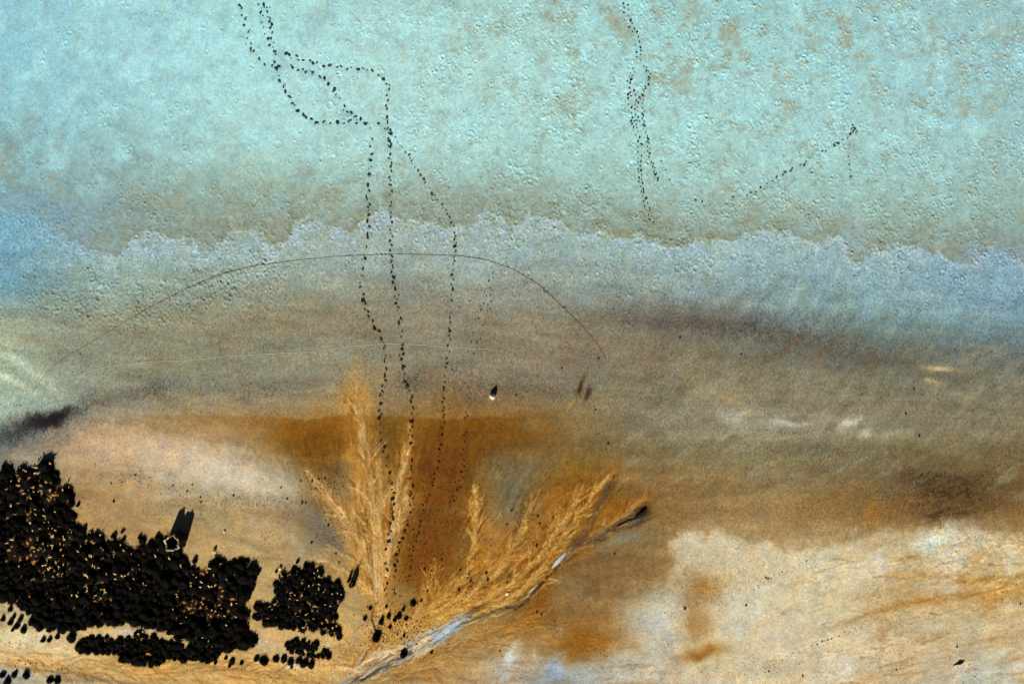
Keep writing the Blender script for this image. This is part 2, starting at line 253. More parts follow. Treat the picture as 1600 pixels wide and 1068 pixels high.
for cx, cy, rx, ry, a, rgb, k in [
  (50,664,62,14,-24,(34,30,32),0.95),(84,652,26,10,-15,(26,20,24),0.9),(30,684,40,14,-25,(84,100,104),0.75),(95,688,45,16,-25,(118,112,104),0.6),
  (160,628,60,10,-16,(108,100,92),0.55),(243,608,14,9,20,(100,92,80),0.65),(215,616,30,8,-12,(118,110,98),0.5),
  (12,745,36,22,10,(92,104,112),0.5),(40,715,40,8,18,(180,170,150),0.5),
  (28,565,60,7,32,(196,208,190),0.75),(12,590,52,6,30,(206,216,200),0.7),(58,590,48,5,34,(186,196,178),0.5),(90,628,34,18,0,(180,194,180),0.6),(16,635,60,24,0,(176,196,184),0.55),
  (400,602,70,9,-4,(112,108,98),0.45),(380,622,24,7,0,(112,102,88),0.45),
  (648,598,18,12,0,(88,92,84),0.6),(575,592,14,16,0,(120,120,104),0.4),(800,605,110,13,3,(112,98,82),0.5),(745,624,26,7,10,(104,96,80),0.5),
  (905,606,4,20,20,(58,38,28),0.85),(917,614,4,13,20,(60,36,32),0.85),(893,630,2.5,22,35,(190,150,85),0.6),
  (1130,508,150,13,6,(92,86,82),0.55),(1300,552,140,11,9,(96,90,82),0.55),(1440,572,80,8,6,(104,94,80),0.45),(1060,490,90,16,4,(108,104,98),0.5),
  (1240,538,34,5,-40,(124,92,68),0.5),(1290,548,44,5,-32,(118,92,72),0.5),
  (1468,575,26,4,4,(214,190,150),0.85),(1455,596,14,4,10,(190,172,135),0.7),
  (1148,652,26,12,-24,(196,194,180),0.6),(1228,660,30,4,6,(200,198,186),0.75),(1328,660,18,8,-24,(206,208,198),0.9),(1352,678,14,7,0,(190,190,176),0.65),(1400,678,26,5,-10,(178,172,152),0.5),(1225,682,50,4,-4,(176,168,146),0.45),
  (1140,625,40,5,25,(170,152,110),0.45),
  (1480,770,60,22,-12,(82,66,46),0.55),(1440,750,34,16,0,(88,74,56),0.5),(1460,803,22,4,-14,(48,38,30),0.6),(1505,800,18,3,-10,(52,38,28),0.5),(1480,812,44,6,-8,(96,70,48),0.6),(1540,780,40,12,0,(100,80,56),0.5),
  (1400,795,50,18,-10,(142,104,56),0.5),(1360,800,10,30,10,(170,120,52),0.5),(1300,780,60,18,-12,(140,112,70),0.4),
  (1330,640,120,8,5,(118,110,90),0.35),(1270,700,80,14,0,(112,104,86),0.4),(1290,730,50,6,-8,(90,82,76),0.3),
  # ochre ground round the fans
  (600,700,14,46,0,(118,108,84),0.55),(598,740,12,40,8,(120,112,92),0.4),(655,690,10,34,0,(128,110,70),0.45),
  (505,820,40,32,30,(116,116,108),0.6),(525,852,30,10,30,(82,84,80),0.6),(498,790,26,7,28,(112,72,28),0.75),(490,775,20,8,10,(128,96,58),0.5),
  (530,740,20,18,0,(128,122,98),0.5),(515,735,14,9,0,(118,72,18),0.45),(480,765,34,30,20,(122,108,84),0.4),
  (700,725,40,50,0,(124,76,16),0.45),(735,700,30,40,0,(126,84,24),0.4),
  (800,770,36,44,20,(128,122,104),0.65),(770,735,40,26,-20,(134,120,88),0.45),(830,725,50,22,-30,(136,120,84),0.35),(890,740,60,18,-25,(128,92,34),0.4),
  (725,855,14,34,8,(100,98,72),0.55),(720,815,16,14,0,(120,64,8),0.55),(655,880,46,30,0,(112,56,10),0.5),(670,870,20,16,0,(128,104,62),0.3),
  (630,915,26,26,0,(134,118,84),0.5),(650,770,26,20,0,(150,112,54),0.3),
  (845,880,20,32,42,(168,96,14),0.65),(920,828,44,7,-55,(172,112,30),0.4),(975,795,46,8,-28,(160,104,30),0.5),(870,785,16,26,30,(164,106,32),0.4),
  (840,940,22,32,12,(132,86,30),0.7),(825,975,26,24,10,(140,96,40),0.5),
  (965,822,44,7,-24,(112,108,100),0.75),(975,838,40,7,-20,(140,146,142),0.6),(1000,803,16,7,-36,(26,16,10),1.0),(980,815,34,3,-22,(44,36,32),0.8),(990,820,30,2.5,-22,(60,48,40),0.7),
  (905,1010,52,17,-8,(138,88,22),0.75),(985,1008,18,12,0,(150,104,44),0.5),(1092,1022,40,9,-10,(142,92,28),0.75),(1080,985,24,26,0,(150,112,62),0.4),(1095,905,34,20,0,(152,110,60),0.45),
  (1030,975,40,44,10,(188,184,170),0.6),(1020,1035,44,24,0,(184,182,170),0.55),(1150,960,36,36,0,(196,192,176),0.45),(1090,860,34,24,0,(186,174,148),0.5),
  (1140,855,16,6,-10,(204,204,192),0.6),(1190,853,9,5,0,(214,210,196),0.6),
  (1465,842,30,13,-14,(206,216,210),0.85),(1440,852,22,9,-20,(190,200,196),0.55),(1430,866,18,9,0,(140,122,96),0.5),(1510,838,34,14,0,(200,194,180),0.5),
  (1540,856,8,7,0,(226,218,196),0.7),(1580,862,16,5,-35,(224,218,200),0.8),(1575,852,12,14,0,(196,198,190),0.5),
  (1530,905,60,6,-6,(150,112,50),0.5),(1480,935,70,9,-8,(158,116,60),0.45),(1570,930,50,16,-10,(180,134,70),0.5),(1400,930,60,14,0,(170,144,104),0.35),(1350,965,60,5,-18,(158,118,60),0.5),(1440,895,24,8,0,(176,132,66),0.4),
  (1500,985,60,10,-6,(190,184,166),0.5),(1350,1010,50,20,0,(200,190,166),0.35),(1575,1022,50,9,-14,(196,208,206),0.6),
  (800,1022,12,22,20,(212,216,214),0.95),(834,1023,4,5,0,(212,216,214),0.8),(790,1055,10,16,20,(184,192,196),0.7),(866,1043,17,14,30,(158,184,208),0.9),(860,1056,14,8,0,(140,160,182),0.6),
  (930,1048,70,4,6,(150,152,150),0.6),(1010,1058,60,4,6,(196,198,192),0.5),
  (45,1056,60,9,4,(176,180,182),0.9),(70,1047,80,2.5,9,(96,82,70),0.6),(8,1062,30,14,0,(150,156,164),0.6),(140,1058,80,4,8,(120,112,112),0.6),
  (90,1030,80,5,10,(216,190,140),0.5),(60,1020,90,6,6,(196,160,108),0.5),(30,1000,60,26,8,(216,206,174),0.8),(100,1020,50,13,10,(218,206,172),0.75),(170,1036,60,8,8,(220,200,158),0.6),(290,1042,90,6,0,(222,192,140),0.5),
  (360,1042,120,5,2,(214,178,112),0.5),(440,1046,60,5,0,(214,180,120),0.5),(420,1006,26,18,0,(196,176,148),0.7),(460,1040,20,7,4,(235,232,226),0.8),(402,1034,9,6,20,(224,226,228),0.8),
  (200,988,50,4,-4,(190,190,182),0.8),(155,992,36,4,-8,(205,184,140),0.7),(262,1006,34,3,24,(226,200,140),0.8),
  (345,735,120,26,16,(214,206,190),0.8),(230,706,130,26,6,(204,180,154),0.7),(140,690,60,22,-10,(190,158,128),0.5),(170,800,60,40,0,(168,136,98),0.4),
]:
    mixc(blob(cx, cy, rx, ry, a, 1.0), rgb, k)
# crisp upper limit of the ochre ground
dO = V - np.interp(U, OCHRE[:, 0], OCHRE[:, 1]) + 2.0 * F9 + 1.2 * F4
mixc(np.clip(blob(680, 730, 56, 110, 4, 1.4) + 0.7 * blob(610, 720, 26, 60) + blob(655, 860, 50, 50, 0, 1.3) + 0.8 * blob(490, 690, 50, 36, 0, 1.3) + 0.6 * blob(800, 680, 80, 30, 0, 1.3), 0, 1), (118, 72, 12), 0.6)
lim = (0.35 * sstep(150, 300, U) + 0.65 * sstep(400, 480, U)) * sstep(860, 700, U + 30 * W1)
mixc(lim * sstep(-3, 3, dO) * np.exp(-np.clip(dO, 0, None) / 34), (124, 84, 24), 0.6)
mixc(lim * sstep(3, -3, dO) * np.exp(np.clip(dO, None, 0) / 16), (166, 146, 112), 0.4)
mixc(((U > 530 - 3 * F9) & (U < 578 + 4 * F4)).astype(np.float32) * sstep(585, 640, V + 8 * F9) * sstep(0, -4, dO), (176, 146, 88), 0.6)
# --- pale sandbank, ripples and films
dS = V - np.interp(U, OCHRE[:, 0], OCHRE[:, 1]) + 16 * fbm(U, V, 55, 5, 41, 0.65) + 4 * F9
sand = sstep(1040, 1066, U + 26 * W1 + 16 * N1) * sstep(-20, 24, dS + 22 * N1)
mixc(sand * np.exp(-np.clip(dS, 0, None) / 60), (194, 182, 154), 0.5)
mixc((1 - sstep(-4, 6, dS)) * sstep(1040, 1080, U) * np.exp(np.clip(dS, None, 0) / 26), (126, 100, 62), 0.45)
sfilm = fbm(U / 3.2 + 0.1 * V, V + 0.28 * U, 17, 5, 43, 0.62)
sr = sstep(1260, 1420, U)
mixc(sand * (1 - 0.55 * sr), (206, 196, 170), 0.65)
mixc(sand * sstep(0.1, 0.6, fbm(U, V, 80, 5, 42, 0.6)), (216, 210, 194), 0.6)
mixc(sand * sstep(0.1, 0.6, sfilm), (206, 198, 174), 0.35 )
mixc(sand * sstep(0.12, 0.6, -sfilm) * (0.25 + 0.75 * sr), (164, 128, 80), 0.42)
for cx, cy, rx, ry, a, rgb, k in [(1098,918,30,26,10,(156,114,62),0.75),(1088,975,22,32,0,(158,118,68),0.65),(1092,1022,40,9,-10,(140,90,28),0.85),(1075,950,20,30,0,(154,118,72),0.5),(1370,955,80,5,-18,(160,120,66),0.6),(1440,898,40,9,-4,(168,126,66),0.45),(1530,906,60,5,-6,(150,110,50),0.65),(1480,935,80,8,-8,(162,120,66),0.6),(1575,925,44,14,-10,(182,138,76),0.6),(1400,925,50,16,0,(172,144,104),0.45),(1225,958,5,5,0,(166,128,84),0.7),(1380,985,8,16,10,(170,124,76),0.5),
      (1030,965,34,42,10,(200,200,190),0.8),(1025,1035,44,28,0,(198,196,184),0.75),(1160,960,30,34,0,(204,202,188),0.6),(1200,1000,60,30,0,(202,196,178),0.4),(1465,842,30,13,-14,(210,220,214),0.8),(1180,880,60,22,0,(200,188,160),0.5)]:
    mixc(blob(cx, cy, rx, ry, a), rgb, k)
low = sstep(960, 1040, V) * sstep(640, 760, U)
wash = fbm(U / 7.0, V + 0.1 * U, 9, 4, 47, 0.6)
mixc(low * (1 - sand) * sstep(0.1, 0.6, wash), (198, 176, 140), 0.4); mixc(low * (1 - sand) * sstep(0.1, 0.6, -wash), (140, 106, 60), 0.4)
sw = sstep(1005, 1035, V) * sstep(640, 560, U)
wash2 = fbm(U / 6.0, V - 0.12 * U, 7, 4, 49, 0.6)
mixc(sw * sstep(0.05, 0.5, wash2), (226, 190, 128), 0.5); mixc(sw * sstep(0.1, 0.5, -wash2), (150, 112, 70), 0.5)

# --- flow fans: rivulets rasterised as ridges of pale silt
def splat(points, widths, vals, shape=(ny, nx), rad=3):
    out = np.zeros(shape, np.float32); widths = np.asarray(widths) * 0.08 / DS; rad = rad + 1
    px = ((points[:, 0] - 800) * M - X0) / DS; py = ((534 - points[:, 1]) * M - Y0) / DS
    ix = np.round(px).astype(int); iy = np.round(py).astype(int)
    for dx in range(-rad, rad + 1):
        for dy in range(-rad, rad + 1):
            jx = ix + dx; jy = iy + dy
            ok = (jx >= 0) & (jx < nx) & (jy >= 0) & (jy < ny)
            d2 = (jx - px) ** 2 + (jy - py) ** 2
            k = vals * np.exp(-d2 / (widths ** 2))
            np.maximum.at(out, (jy[ok], jx[ok]), k[ok].astype(np.float32))
    return out
def smooth_path(pts, step=1.2):
    p = np.array(pts, float); d = np.r_[0, np.cumsum(np.hypot(*np.diff(p, axis=0).T))]
    t = np.arange(0, d[-1], step)
    q = np.c_[np.interp(t, d, p[:, 0]), np.interp(t, d, p[:, 1])]
    n = max(3, int(10 / step)); k = np.hanning(n + 2)[1:-1]; k /= k.sum()
    e = np.pad(q, ((n // 2, n - 1 - n // 2), (0, 0)), mode='edge')
    return np.c_[np.convolve(e[:, 0], k, 'valid'), np.convolve(e[:, 1], k, 'valid')]
PL, PW, PV = [], [], []; DL, DW, DV = [], [], []
def add_line(q, w0, w1, v0, v1, dark=False):
    t = np.linspace(0, 1, len(q))
    (DL if dark else PL).append(q); (DW if dark else PW).append(w0 + (w1 - w0) * t); (DV if dark else PV).append(v0 + (v1 - v0) * t)
def feather(path, n, spread, lmin, lmax, w=1.0, val=0.8, sub=2, sides=(-1, 1), t0=0.03, t1=0.97, dark=0.3):
    q = smooth_path(path); add_line(q, w * 1.6, w * 0.9, val * 0.8, val * 0.5)
    w *= 1.35
    for i in range(int(n * 1.15)):
        s = random.choice(sides); k = int(random.uniform(t0, t1) * (len(q) - 8)); k2 = min(k + 6, len(q) - 1)
        th = math.atan2(q[k2, 1] - q[k, 1], q[k2, 0] - q[k, 0])
        L = random.uniform(lmin, lmax) * (1 - 0.35 * k / len(q)); a = th + s * math.radians(random.uniform(4, spread))
        x, y = q[k]; pts = [(x, y)]; bend = -s * random.uniform(0.0, 0.010); wob = random.uniform(0, 6)
        m = int(L / 1.3)
        for j in range(m):
            a += bend + 0.05 * math.sin(j * 0.16 + wob) + random.gauss(0, 0.035)
            x += 1.3 * math.cos(a); y += 1.3 * math.sin(a); pts.append((x, y))
        is_dark = random.random() < dark * 0.8
        add_line(np.array(pts), w * random.uniform(0.8, 1.5), w * 0.5, random.uniform(0.45, 1.1) * val, 0.25, is_dark)
        for _ in range(random.randint(0, sub)):
            k3 = random.randint(0, max(0, len(pts) - 6)); x, y = pts[k3]; a2 = a + random.choice((-1, 1)) * random.uniform(0.12, 0.4)
            pp = [(x, y)]
            for j in range(random.randint(8, max(9, m // 2 + 8))):
                a2 += random.gauss(0, 0.04); x += 1.3 * math.cos(a2); y += 1.3 * math.sin(a2); pp.append((x, y))
            add_line(np.array(pp), w * 0.8, w * 0.4, random.uniform(0.4, 0.9) * val, 0.2, random.random() < dark)
def plume(path, n, spread, lmin, lmax, w=1.0, val=1.0, dark=0.35, t0=0.0, t1=1.0, fork=3, curl=0.005):
    """wheat-ear bundle: strands leave the stem at a narrow angle and fork towards their tips"""
    q = smooth_path(path, 1.0); n0 = len(q)
    for rep in range(3):
        off = (rep - 1) * 1.6 * w
        add_line(q + np.c_[np.full(n0, off), np.zeros(n0)] + np.cumsum(RNG.normal(0, 0.10, q.shape), axis=0) * 0.5, 1.2 * w, 0.7 * w, val, val * 0.5, rep == 1 and random.random() < 0.5)
    def strand(x, y, a, L, w0, v0, lev, dk, s):
        pts = [(x, y)]; m = max(6, int(L / 1.2)); wob = random.uniform(0, 6); fr = random.uniform(0.1, 0.22)
        ks = sorted(random.sample(range(2, m), min(m - 2, fork))) if lev < 1 else []
        for j in range(m):
            a += -s * curl + 0.045 * math.sin(j * fr + wob) + random.gauss(0, 0.03)
            x += 1.2 * math.cos(a); y += 1.2 * math.sin(a); pts.append((x, y))
            if j in ks and random.random() < 0.75:
                s2 = random.choice((-1, 1)); strand(x, y, a + s2 * random.uniform(0.08, 0.26), L * random.uniform(0.35, 0.75), w0 * 0.85, v0 * 0.9, lev + 1, dk if random.random() < 0.7 else not dk, s2)
        add_line(np.array(pts), w0, w0 * 0.45, v0, v0 * 0.35, dk)
    for i in range(int(n * 1.5)):
        s_ = random.choice((-1, 1)); k = int(random.uniform(t0, t1) * (n0 - 6)); k2 = min(k + 5, n0 - 1)
        th = math.atan2(q[k2, 1] - q[k, 1], q[k2, 0] - q[k, 0])
        dk = random.random() < dark
        strand(q[k, 0], q[k, 1], th + s_ * math.radians(random.uniform(2, 2 + spread * 0.6)), random.uniform(lmin, lmax) * (1 - 0.5 * k / n0), w * random.uniform(0.55, 1.6) * (0.75 if dk else 1), val * random.uniform(0.55, 1.0), 0, dk, s_)
# left fan
plume([(594,950),(588,890),(584,820),(578,750),(570,690),(562,640)], 46, 20, 30, 90, 1.2, 1.0)
plume([(597,940),(594,880),(592,820),(596,770),(590,715)], 34, 18, 25, 70, 1.2, 0.95)
plume([(602,900),(612,830),(622,770),(634,710),(641,660)], 34, 18, 20, 60, 1.1, 0.9)
plume([(606,850),(620,810),(640,784)], 16, 12, 16, 34, 1.3, 1.0, 0.2)
plume([(592,930),(574,880),(554,835),(534,805)], 24, 14, 22, 50, 1.1, 0.85)
plume([(538,808),(520,786),(500,762),(482,740)], 10, 5, 14, 34, 1.9, 1.0, 0.15)
plume([(592,935),(560,905),(530,888),(502,872)], 8, 8, 18, 40, 1.2, 0.65)
plume([(575,886),(540,868),(514,854)], 4, 8, 12, 30, 1.0, 0.55)
plume([(568,690),(560,640),(554,606)], 16, 10, 12, 36, 1.3, 0.5, 0.5)
# right fan
plume([(640,985),(668,952),(700,925),(726,900),(738,860),(744,815),(742,775)], 69, 31, 20, 52, 1.2, 0.95)
plume([(650,968),(664,930),(674,900),(682,880)], 33, 41, 14, 36, 0.9, 0.7, 0.45)
plume([(660,957),(690,930),(708,905)], 18, 35, 12, 30, 0.9, 0.7, 0.45)
plume([(670,957),(730,930),(775,895),(802,855),(822,812),(832,782)], 66, 27, 22, 60, 1.1, 0.85, 0.45)
plume([(690,960),(760,935),(812,902),(850,858),(880,812),(905,778)], 75, 25, 22, 66, 1.1, 0.9, 0.45)
plume([(780,945),(826,912),(856,872),(892,822),(928,770),(948,748)], 54, 21, 20, 56, 1.1, 0.9, 0.45)
plume([(884,864),(916,846),(950,822),(984,798),(1008,778)], 39, 19, 18, 44, 1.0, 0.75, 0.55)
plume([(600,1010),(640,985),(690,962),(750,945),(810,925)], 51, 17, 25, 70, 1.3, 1.0, 0.3)
plume([(556,1044),(610,1010),(660,984),(720,958),(780,942)], 51, 13, 25, 70, 1.3, 1.0, 0.3)
plume([(594,952),(586,980),(582,1010)], 24, 39, 10, 28, 1.0, 0.85, 0.45)
plume([(604,945),(612,970),(624,992)], 21, 39, 10, 28, 1.0, 0.85, 0.45)
plume([(540,1000),(552,1020),(560,1044)], 21, 29, 14, 34, 1.0, 0.7, 0.5)
# flow lines beside the lower gully and across the foreshore
feather([(560,1066),(640,1040),(720,1012),(800,980),(826,960)], 60, 7, 50, 120, 1.0, 0.4, dark=0.5)
feather([(0,1022),(120,1040),(260,1048),(400,1050),(520,1050)], 50, 5, 50, 130, 1.0, 0.35, dark=0.5)
# long films on the sandbank
for i in range(80):
    x = random.uniform(1250, 1640); y = random.uniform(865, 1068); a = math.radians(random.gauss(-11, 7)); pts = []
    for j in range(random.randint(14, 60)):
        a += random.gauss(0, 0.05); x += 1.3 * math.cos(a); y += 1.3 * math.sin(a); pts.append((x, y))
    add_line(np.array(pts), 0.9, 0.5, random.uniform(0.15, 0.4), 0.08, random.random() < 0.45)
for i in range(26):                                        # crumpled salt ridges at the rim of the sandbank
    x = random.uniform(1430, 1640); y = random.uniform(838, 925); a = math.radians(random.gauss(-32, 16)); pts = []
    for j in range(random.randint(10, 40)):
        a += random.gauss(0, 0.12); x += 1.3 * math.cos(a); y += 1.3 * math.sin(a); pts.append((x, y))
    add_line(np.array(pts), 1.3, 0.7, random.uniform(0.5, 0.9), 0.2)
for cx, cy, rx, ry, a, k in [(585,830,30,110,-4,0.7),(572,715,20,60,-6,0.6),(630,795,20,26,40,0.6),(562,625,20,40,0,0.5),(628,735,14,60,10,0.4),(552,850,16,56,-30,0.5),(510,775,7,44,-42,0.7),
                             (742,830,18,60,4,0.5),(720,920,40,22,-30,0.5),(665,965,50,16,-32,0.7),(880,815,26,50,35,0.4),(835,800,12,34,14,0.4),(600,985,26,40,0,0.4),(640,1000,70,14,-30,0.6)]:
    mixc(blob(cx, cy, rx, ry, a, 1.3), (196, 152, 90), k)
def wander(q):
    return q + 3.0 * np.c_[gnoise(q[:, 0] / 30, q[:, 1] / 30, 211), gnoise(q[:, 0] / 30, q[:, 1] / 30, 212)] + 1.2 * np.c_[gnoise(q[:, 0] / 9, q[:, 1] / 9, 213), gnoise(q[:, 0] / 9, q[:, 1] / 9, 214)]
PL = [wander(q) for q in PL]; DL = [wander(q) for q in DL]
LM = splat(np.vstack(PL), np.concatenate(PW), np.concatenate(PV))
DM = splat(np.vstack(DL), np.concatenate(DW), np.concatenate(DV))
LM = np.clip(np.maximum(LM, 0.0) * (0.8 + 0.3 * fbm(U, V, 20, 3, 221)), 0, 1) ** 0.75 * (0.85 + 0.3 * F4); DM = np.clip(DM, 0, 1) ** 0.75 * (0.85 + 0.3 * F4)
def blur(a, r, passes=2):
    for _ in range(passes):
        for ax in (0, 1):
            p = np.pad(a, [(r + 1, r) if q == ax else (0, 0) for q in range(2)], mode='edge'); c = np.cumsum(p, axis=ax, dtype=np.float64)
            n_ = a.shape[ax]; a = ((np.take(c, range(2 * r + 1, 2 * r + 1 + n_), axis=ax) - np.take(c, range(0, n_), axis=ax)) / (2 * r + 1)).astype(np.float32)
    return a
DENS = np.clip(blur(LM, 9) * 3.2, 0, 1) * sstep(575, 620, V) * sstep(1080, 1040, U)
def radial(cu, cv, seed, k=230.0):
    th = np.arctan2(U - cu, cv - V); r_ = np.hypot(U - cu, V - cv)
    return fbm(th * k + 10 * W1, r_ * 0.10, 6.5, 4, seed, 0.65)
RT = np.where(U + 0.25 * (V - 900) < 655, radial(594, 1010, 81, 300.0), radial(640, 1010, 83, 330.0))
lf = sstep(668, 640, U)
mixc(DENS * lf, (174, 128, 64), 0.8); mixc(DENS * (1 - lf), (130, 86, 28), 0.85)
mixc(DENS * sstep(0.05, 0.5, RT), (214, 172, 108), 0.6)
mixc(DENS * sstep(0.05, 0.55, -RT), (116, 74, 22), 0.6)
HZ += (0.03 * DENS * RT).astype(np.float32)
fan_tint = sstep(960, 1010, V) * 1.0
mixc(DM, (96, 54, 10), 0.9)
mixc(LM * (1 - fan_tint) * lf, (232, 204, 152), 1.0); mixc(LM * (1 - fan_tint) * (1 - lf), (236, 198, 126), 1.0)
mixc(LM * fan_tint, (228, 198, 146), 0.85)
HZ += 0.06 * LM - 0.055 * DM

# --- gully with a steep south-east bank and grey silt floor
gp = smooth_path(GULLY, 0.8); tg = np.linspace(0, 1, len(gp))
gw = np.interp(tg, [0, 0.25, 0.4, 0.6, 0.72, 0.85, 1], [5.2, 4.6, 3.6, 1.6, 2.0, 2.6, 1.0])
GM = splat(gp, gw, np.ones(len(gp)), rad=12)
ROUGHG = np.clip(0.5 + 0.9 * fbm((U * 0.8 - V * 0.6) / 5, U * 0.6 + V * 0.8, 4, 3, 53), 0, 1)
def bundle(path, n, spread, width, colours, wmin, wmax, depth, amt=0.85):
    global HZ
    q0 = smooth_path(path, 1.0); L = len(q0)
    d = np.gradient(q0, axis=0); d /= np.hypot(d[:, 0], d[:, 1])[:, None] + 1e-6; nr = np.c_[-d[:, 1], d[:, 0]]
    lat = np.interp(np.linspace(0, 1, L), np.linspace(0, 1, len(spread)), spread)
    groups = {}
    for _ in range(n):
        a = random.randint(0, max(1, L - 18)); b = min(L, a + random.randint(18, 90)); off = random.gauss(0, 0.5); dr = random.gauss(0, 0.25)
        t = np.linspace(0, 1, b - a); q = q0[a:b] + nr[a:b] * (lat[a:b] * (off + dr * t) + 0.5 * np.sin(t * 9 + off * 7))[:, None]
        w = random.uniform(wmin, wmax) * np.sin(np.pi * (0.08 + 0.9 * t)); c_ = random.choice(colours)
        q = q + 2.6 * np.c_[gnoise(q[:, 0] / 11, q[:, 1] / 11, 201), gnoise(q[:, 0] / 11, q[:, 1] / 11, 202)] + RNG.normal(0, 0.25, q.shape)
        groups.setdefault(c_, []).append((q, np.maximum(w, 0.35), 0.35 + 0.65 * np.sin(np.pi * t)))
    for c_, ls in groups.items():
        k = splat(np.vstack([l_[0] for l_ in ls]), np.concatenate([l_[1] for l_ in ls]), np.concatenate([l_[2] for l_ in ls]), rad=4)
        mixc(k, c_, amt); HZ = HZ + 0.5 * k * (depth if sum(c_) > 380 else -1.6 * depth)
bundle(GULLY[:6], 26, [14, 13, 10, 8, 5], 1, [(50,44,46),(84,78,78)], 0.5, 0.9, 0.02)
bundle(GULLY[:6], 110, [40, 30, 18, 11, 5], 1, [(212,216,214),(196,204,206),(160,172,180),(228,208,168),(222,196,146),(214,184,130),(120,120,122)], 0.5, 1.1, 0.012)
bundle([(672,1006),(700,986),(724,968),(748,958)], 26, [5, 9, 8, 3], 1, [(150,166,178),(168,180,186),(130,142,150)], 1.2, 2.4, 0.015)
bundle([(700,978),(760,956),(810,942),(840,916)], 40, [9, 12, 9, 4], 1, [(132,116,92),(206,164,102),(168,130,76),(110,92,70),(70,52,36)], 0.8, 1.6, 0.03)
bundle([(866,886),(890,862),(910,838),(928,806),(942,778),(956,748)], 40, [3, 5, 6, 6, 5, 4], 1, [(122,98,70),(112,88,60),(134,112,84),(92,70,46)], 0.8, 1.5, 0.015, 0.7)
bundle([(890,860),(930,842),(965,824),(1004,800)], 26, [2, 7, 12, 9], 1, [(116,104,92),(66,54,46),(140,134,124),(92,76,58)], 0.6, 1.1, 0.02, 0.65)
bundle([(930,812),(948,776),(966,738)], 14, [2, 6, 12], 1, [(92,70,44),(110,80,40)], 0.7, 1.1, 0.03, 0.7)
bundle([(548,1068),(600,1040),(650,1016)], 10, [6, 6, 6], 1, [(70,62,60),(44,40,44)], 0.6, 1.0, 0.03, 0.8)
HZ -= 0.05 * blur(sstep(0.1, 0.9, GM), 6)
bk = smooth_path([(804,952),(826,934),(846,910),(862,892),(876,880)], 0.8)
BM = splat(bk, 0.4 + 1.2 * np.sin(np.linspace(0.1, 3.0, len(bk))), np.ones(len(bk)), rad=6); HZ -= 0.10 * BM; mixc(BM * sstep(-0.3, 0.1, F9), (66, 42, 26), 0.8)  # bank dented, its shade painted in as dark brown
for path, w_, d_, c_ in [([(584,930),(586,905),(583,880),(582,850)], 0.9, 0.06, (186,172,150)), ([(584,945),(580,965),(588,985),(596,993)], 0.9, 0.08, (60,48,40)),
                          
                          ]:
    q = smooth_path(path, 0.8); k = splat(q + RNG.normal(0, 0.35, q.shape), w_ * (0.35 + 0.65 * np.sin(np.linspace(0.05, 3.1, len(q)))), np.ones(len(q)), rad=4)
    HZ -= d_ * k; mixc(k, c_, 0.75)
# scratches of dried film running down the mud flat
SL, SW_, SV = [], [], []
for i in range(60):
    x = random.uniform(530, 740); y = random.uniform(540, 620); L = random.uniform(20, 70); a = math.radians(random.gauss(91, 2.5))
    q = np.array([(x + j * 1.3 * math.cos(a), y + j * 1.3 * math.sin(a)) for j in range(int(L / 1.3))])
    SL.append(q); SW_.append(np.full(len(q), 0.7)); SV.append(np.linspace(0.5, 0.05, len(q)))
mixc(splat(np.vstack(SL), np.concatenate(SW_), np.concatenate(SV)), (116, 92, 70), 0.5)

# --- relief of the crust: blistered rings and flakes
def rings(n, box, rmin, rmax, hmax, weight):
    for _ in range(n):
        u = random.uniform(*box[0]); v = random.uniform(*box[1])
        ix = int(((u - 800) * M - X0) / DS); iy = int(((534 - v) * M - Y0) / DS)
        if not (10 < ix < nx - 10 and 10 < iy < ny - 10) or random.random() > weight[iy, ix]: continue
        r = random.uniform(rmin, rmax) * M / DS; R = int(r + 3)
        yy, xx = np.mgrid[-R:R + 1, -R:R + 1]; e = random.uniform(0.75, 1.3)
        d = np.hypot(xx * e, yy / e); th = np.arctan2(yy, xx)
        cut = 0.6 + 0.4 * np.sin(th + random.uniform(0, 6.28)) if random.random() < 0.7 else 1.0
        h = hmax * random.uniform(0.4, 1.0)
        HZ[iy - R:iy + R + 1, ix - R:ix + R + 1] += h * cut * np.exp(-((d - r) / 0.8) ** 2) - 0.55 * h * np.exp(-(d / (r * 0.8 + 0.3)) ** 2)
cl = sstep(-0.15, 0.35, fbm(U, V, 70, 4, 61)); crustw = np.clip((0.14 + 0.86 * cl) * (salt * (0.09 + 0.55 * right + 0.6 * olive)) + 0.45 * rim + 0.9 * blob(330, 450, 110, 28, -22) + 0.5 * blob(120, 465, 130, 34) + 0.5 * np.exp(-np.clip(dE, 0, None) / 60) * (1 - salt) * cl, 0, 1)
rings(36000, ((-110, 1710), (-100, 520)), 1.4, 4.0, 0.045, crustw)
rings(900, ((0, 1600), (0, 520)), 4.0, 7.0, 0.05, crustw)
rings(1500, ((40, 560), (380, 520)), 2.5, 5.0, 0.042, np.clip(blob(330, 455, 130, 30, -22) + blob(110, 475, 120, 26), 0, 1))
rings(900, ((700, 1640), (330, 480)), 2.5, 6.0, 0.05, np.clip(rim * cl, 0, 1))
rough = np.clip(salt * (0.22 + 0.5 * right * cl + 0.7 * olive) + 0.3 * rim + 0.5 * crustw, 0, 1)
HZ += (0.035 * salt * (1 - 0.6 * sstep(200, 60, U))).astype(np.float32)
HZ += (0.017 * rough * gnoise(U / 3.4, V / 3.4, 63) + 0.014 * rough * gnoise(U / 7.5, V / 7.5, 64)).astype(np.float32)
HZ += (0.011 * mud * gnoise(U / 3.2, V / 3.2, 65)).astype(np.float32)
rp = fbm(U / 3.4 + 0.1 * V, V + 0.25 * U, 11, 4, 67, 0.65)
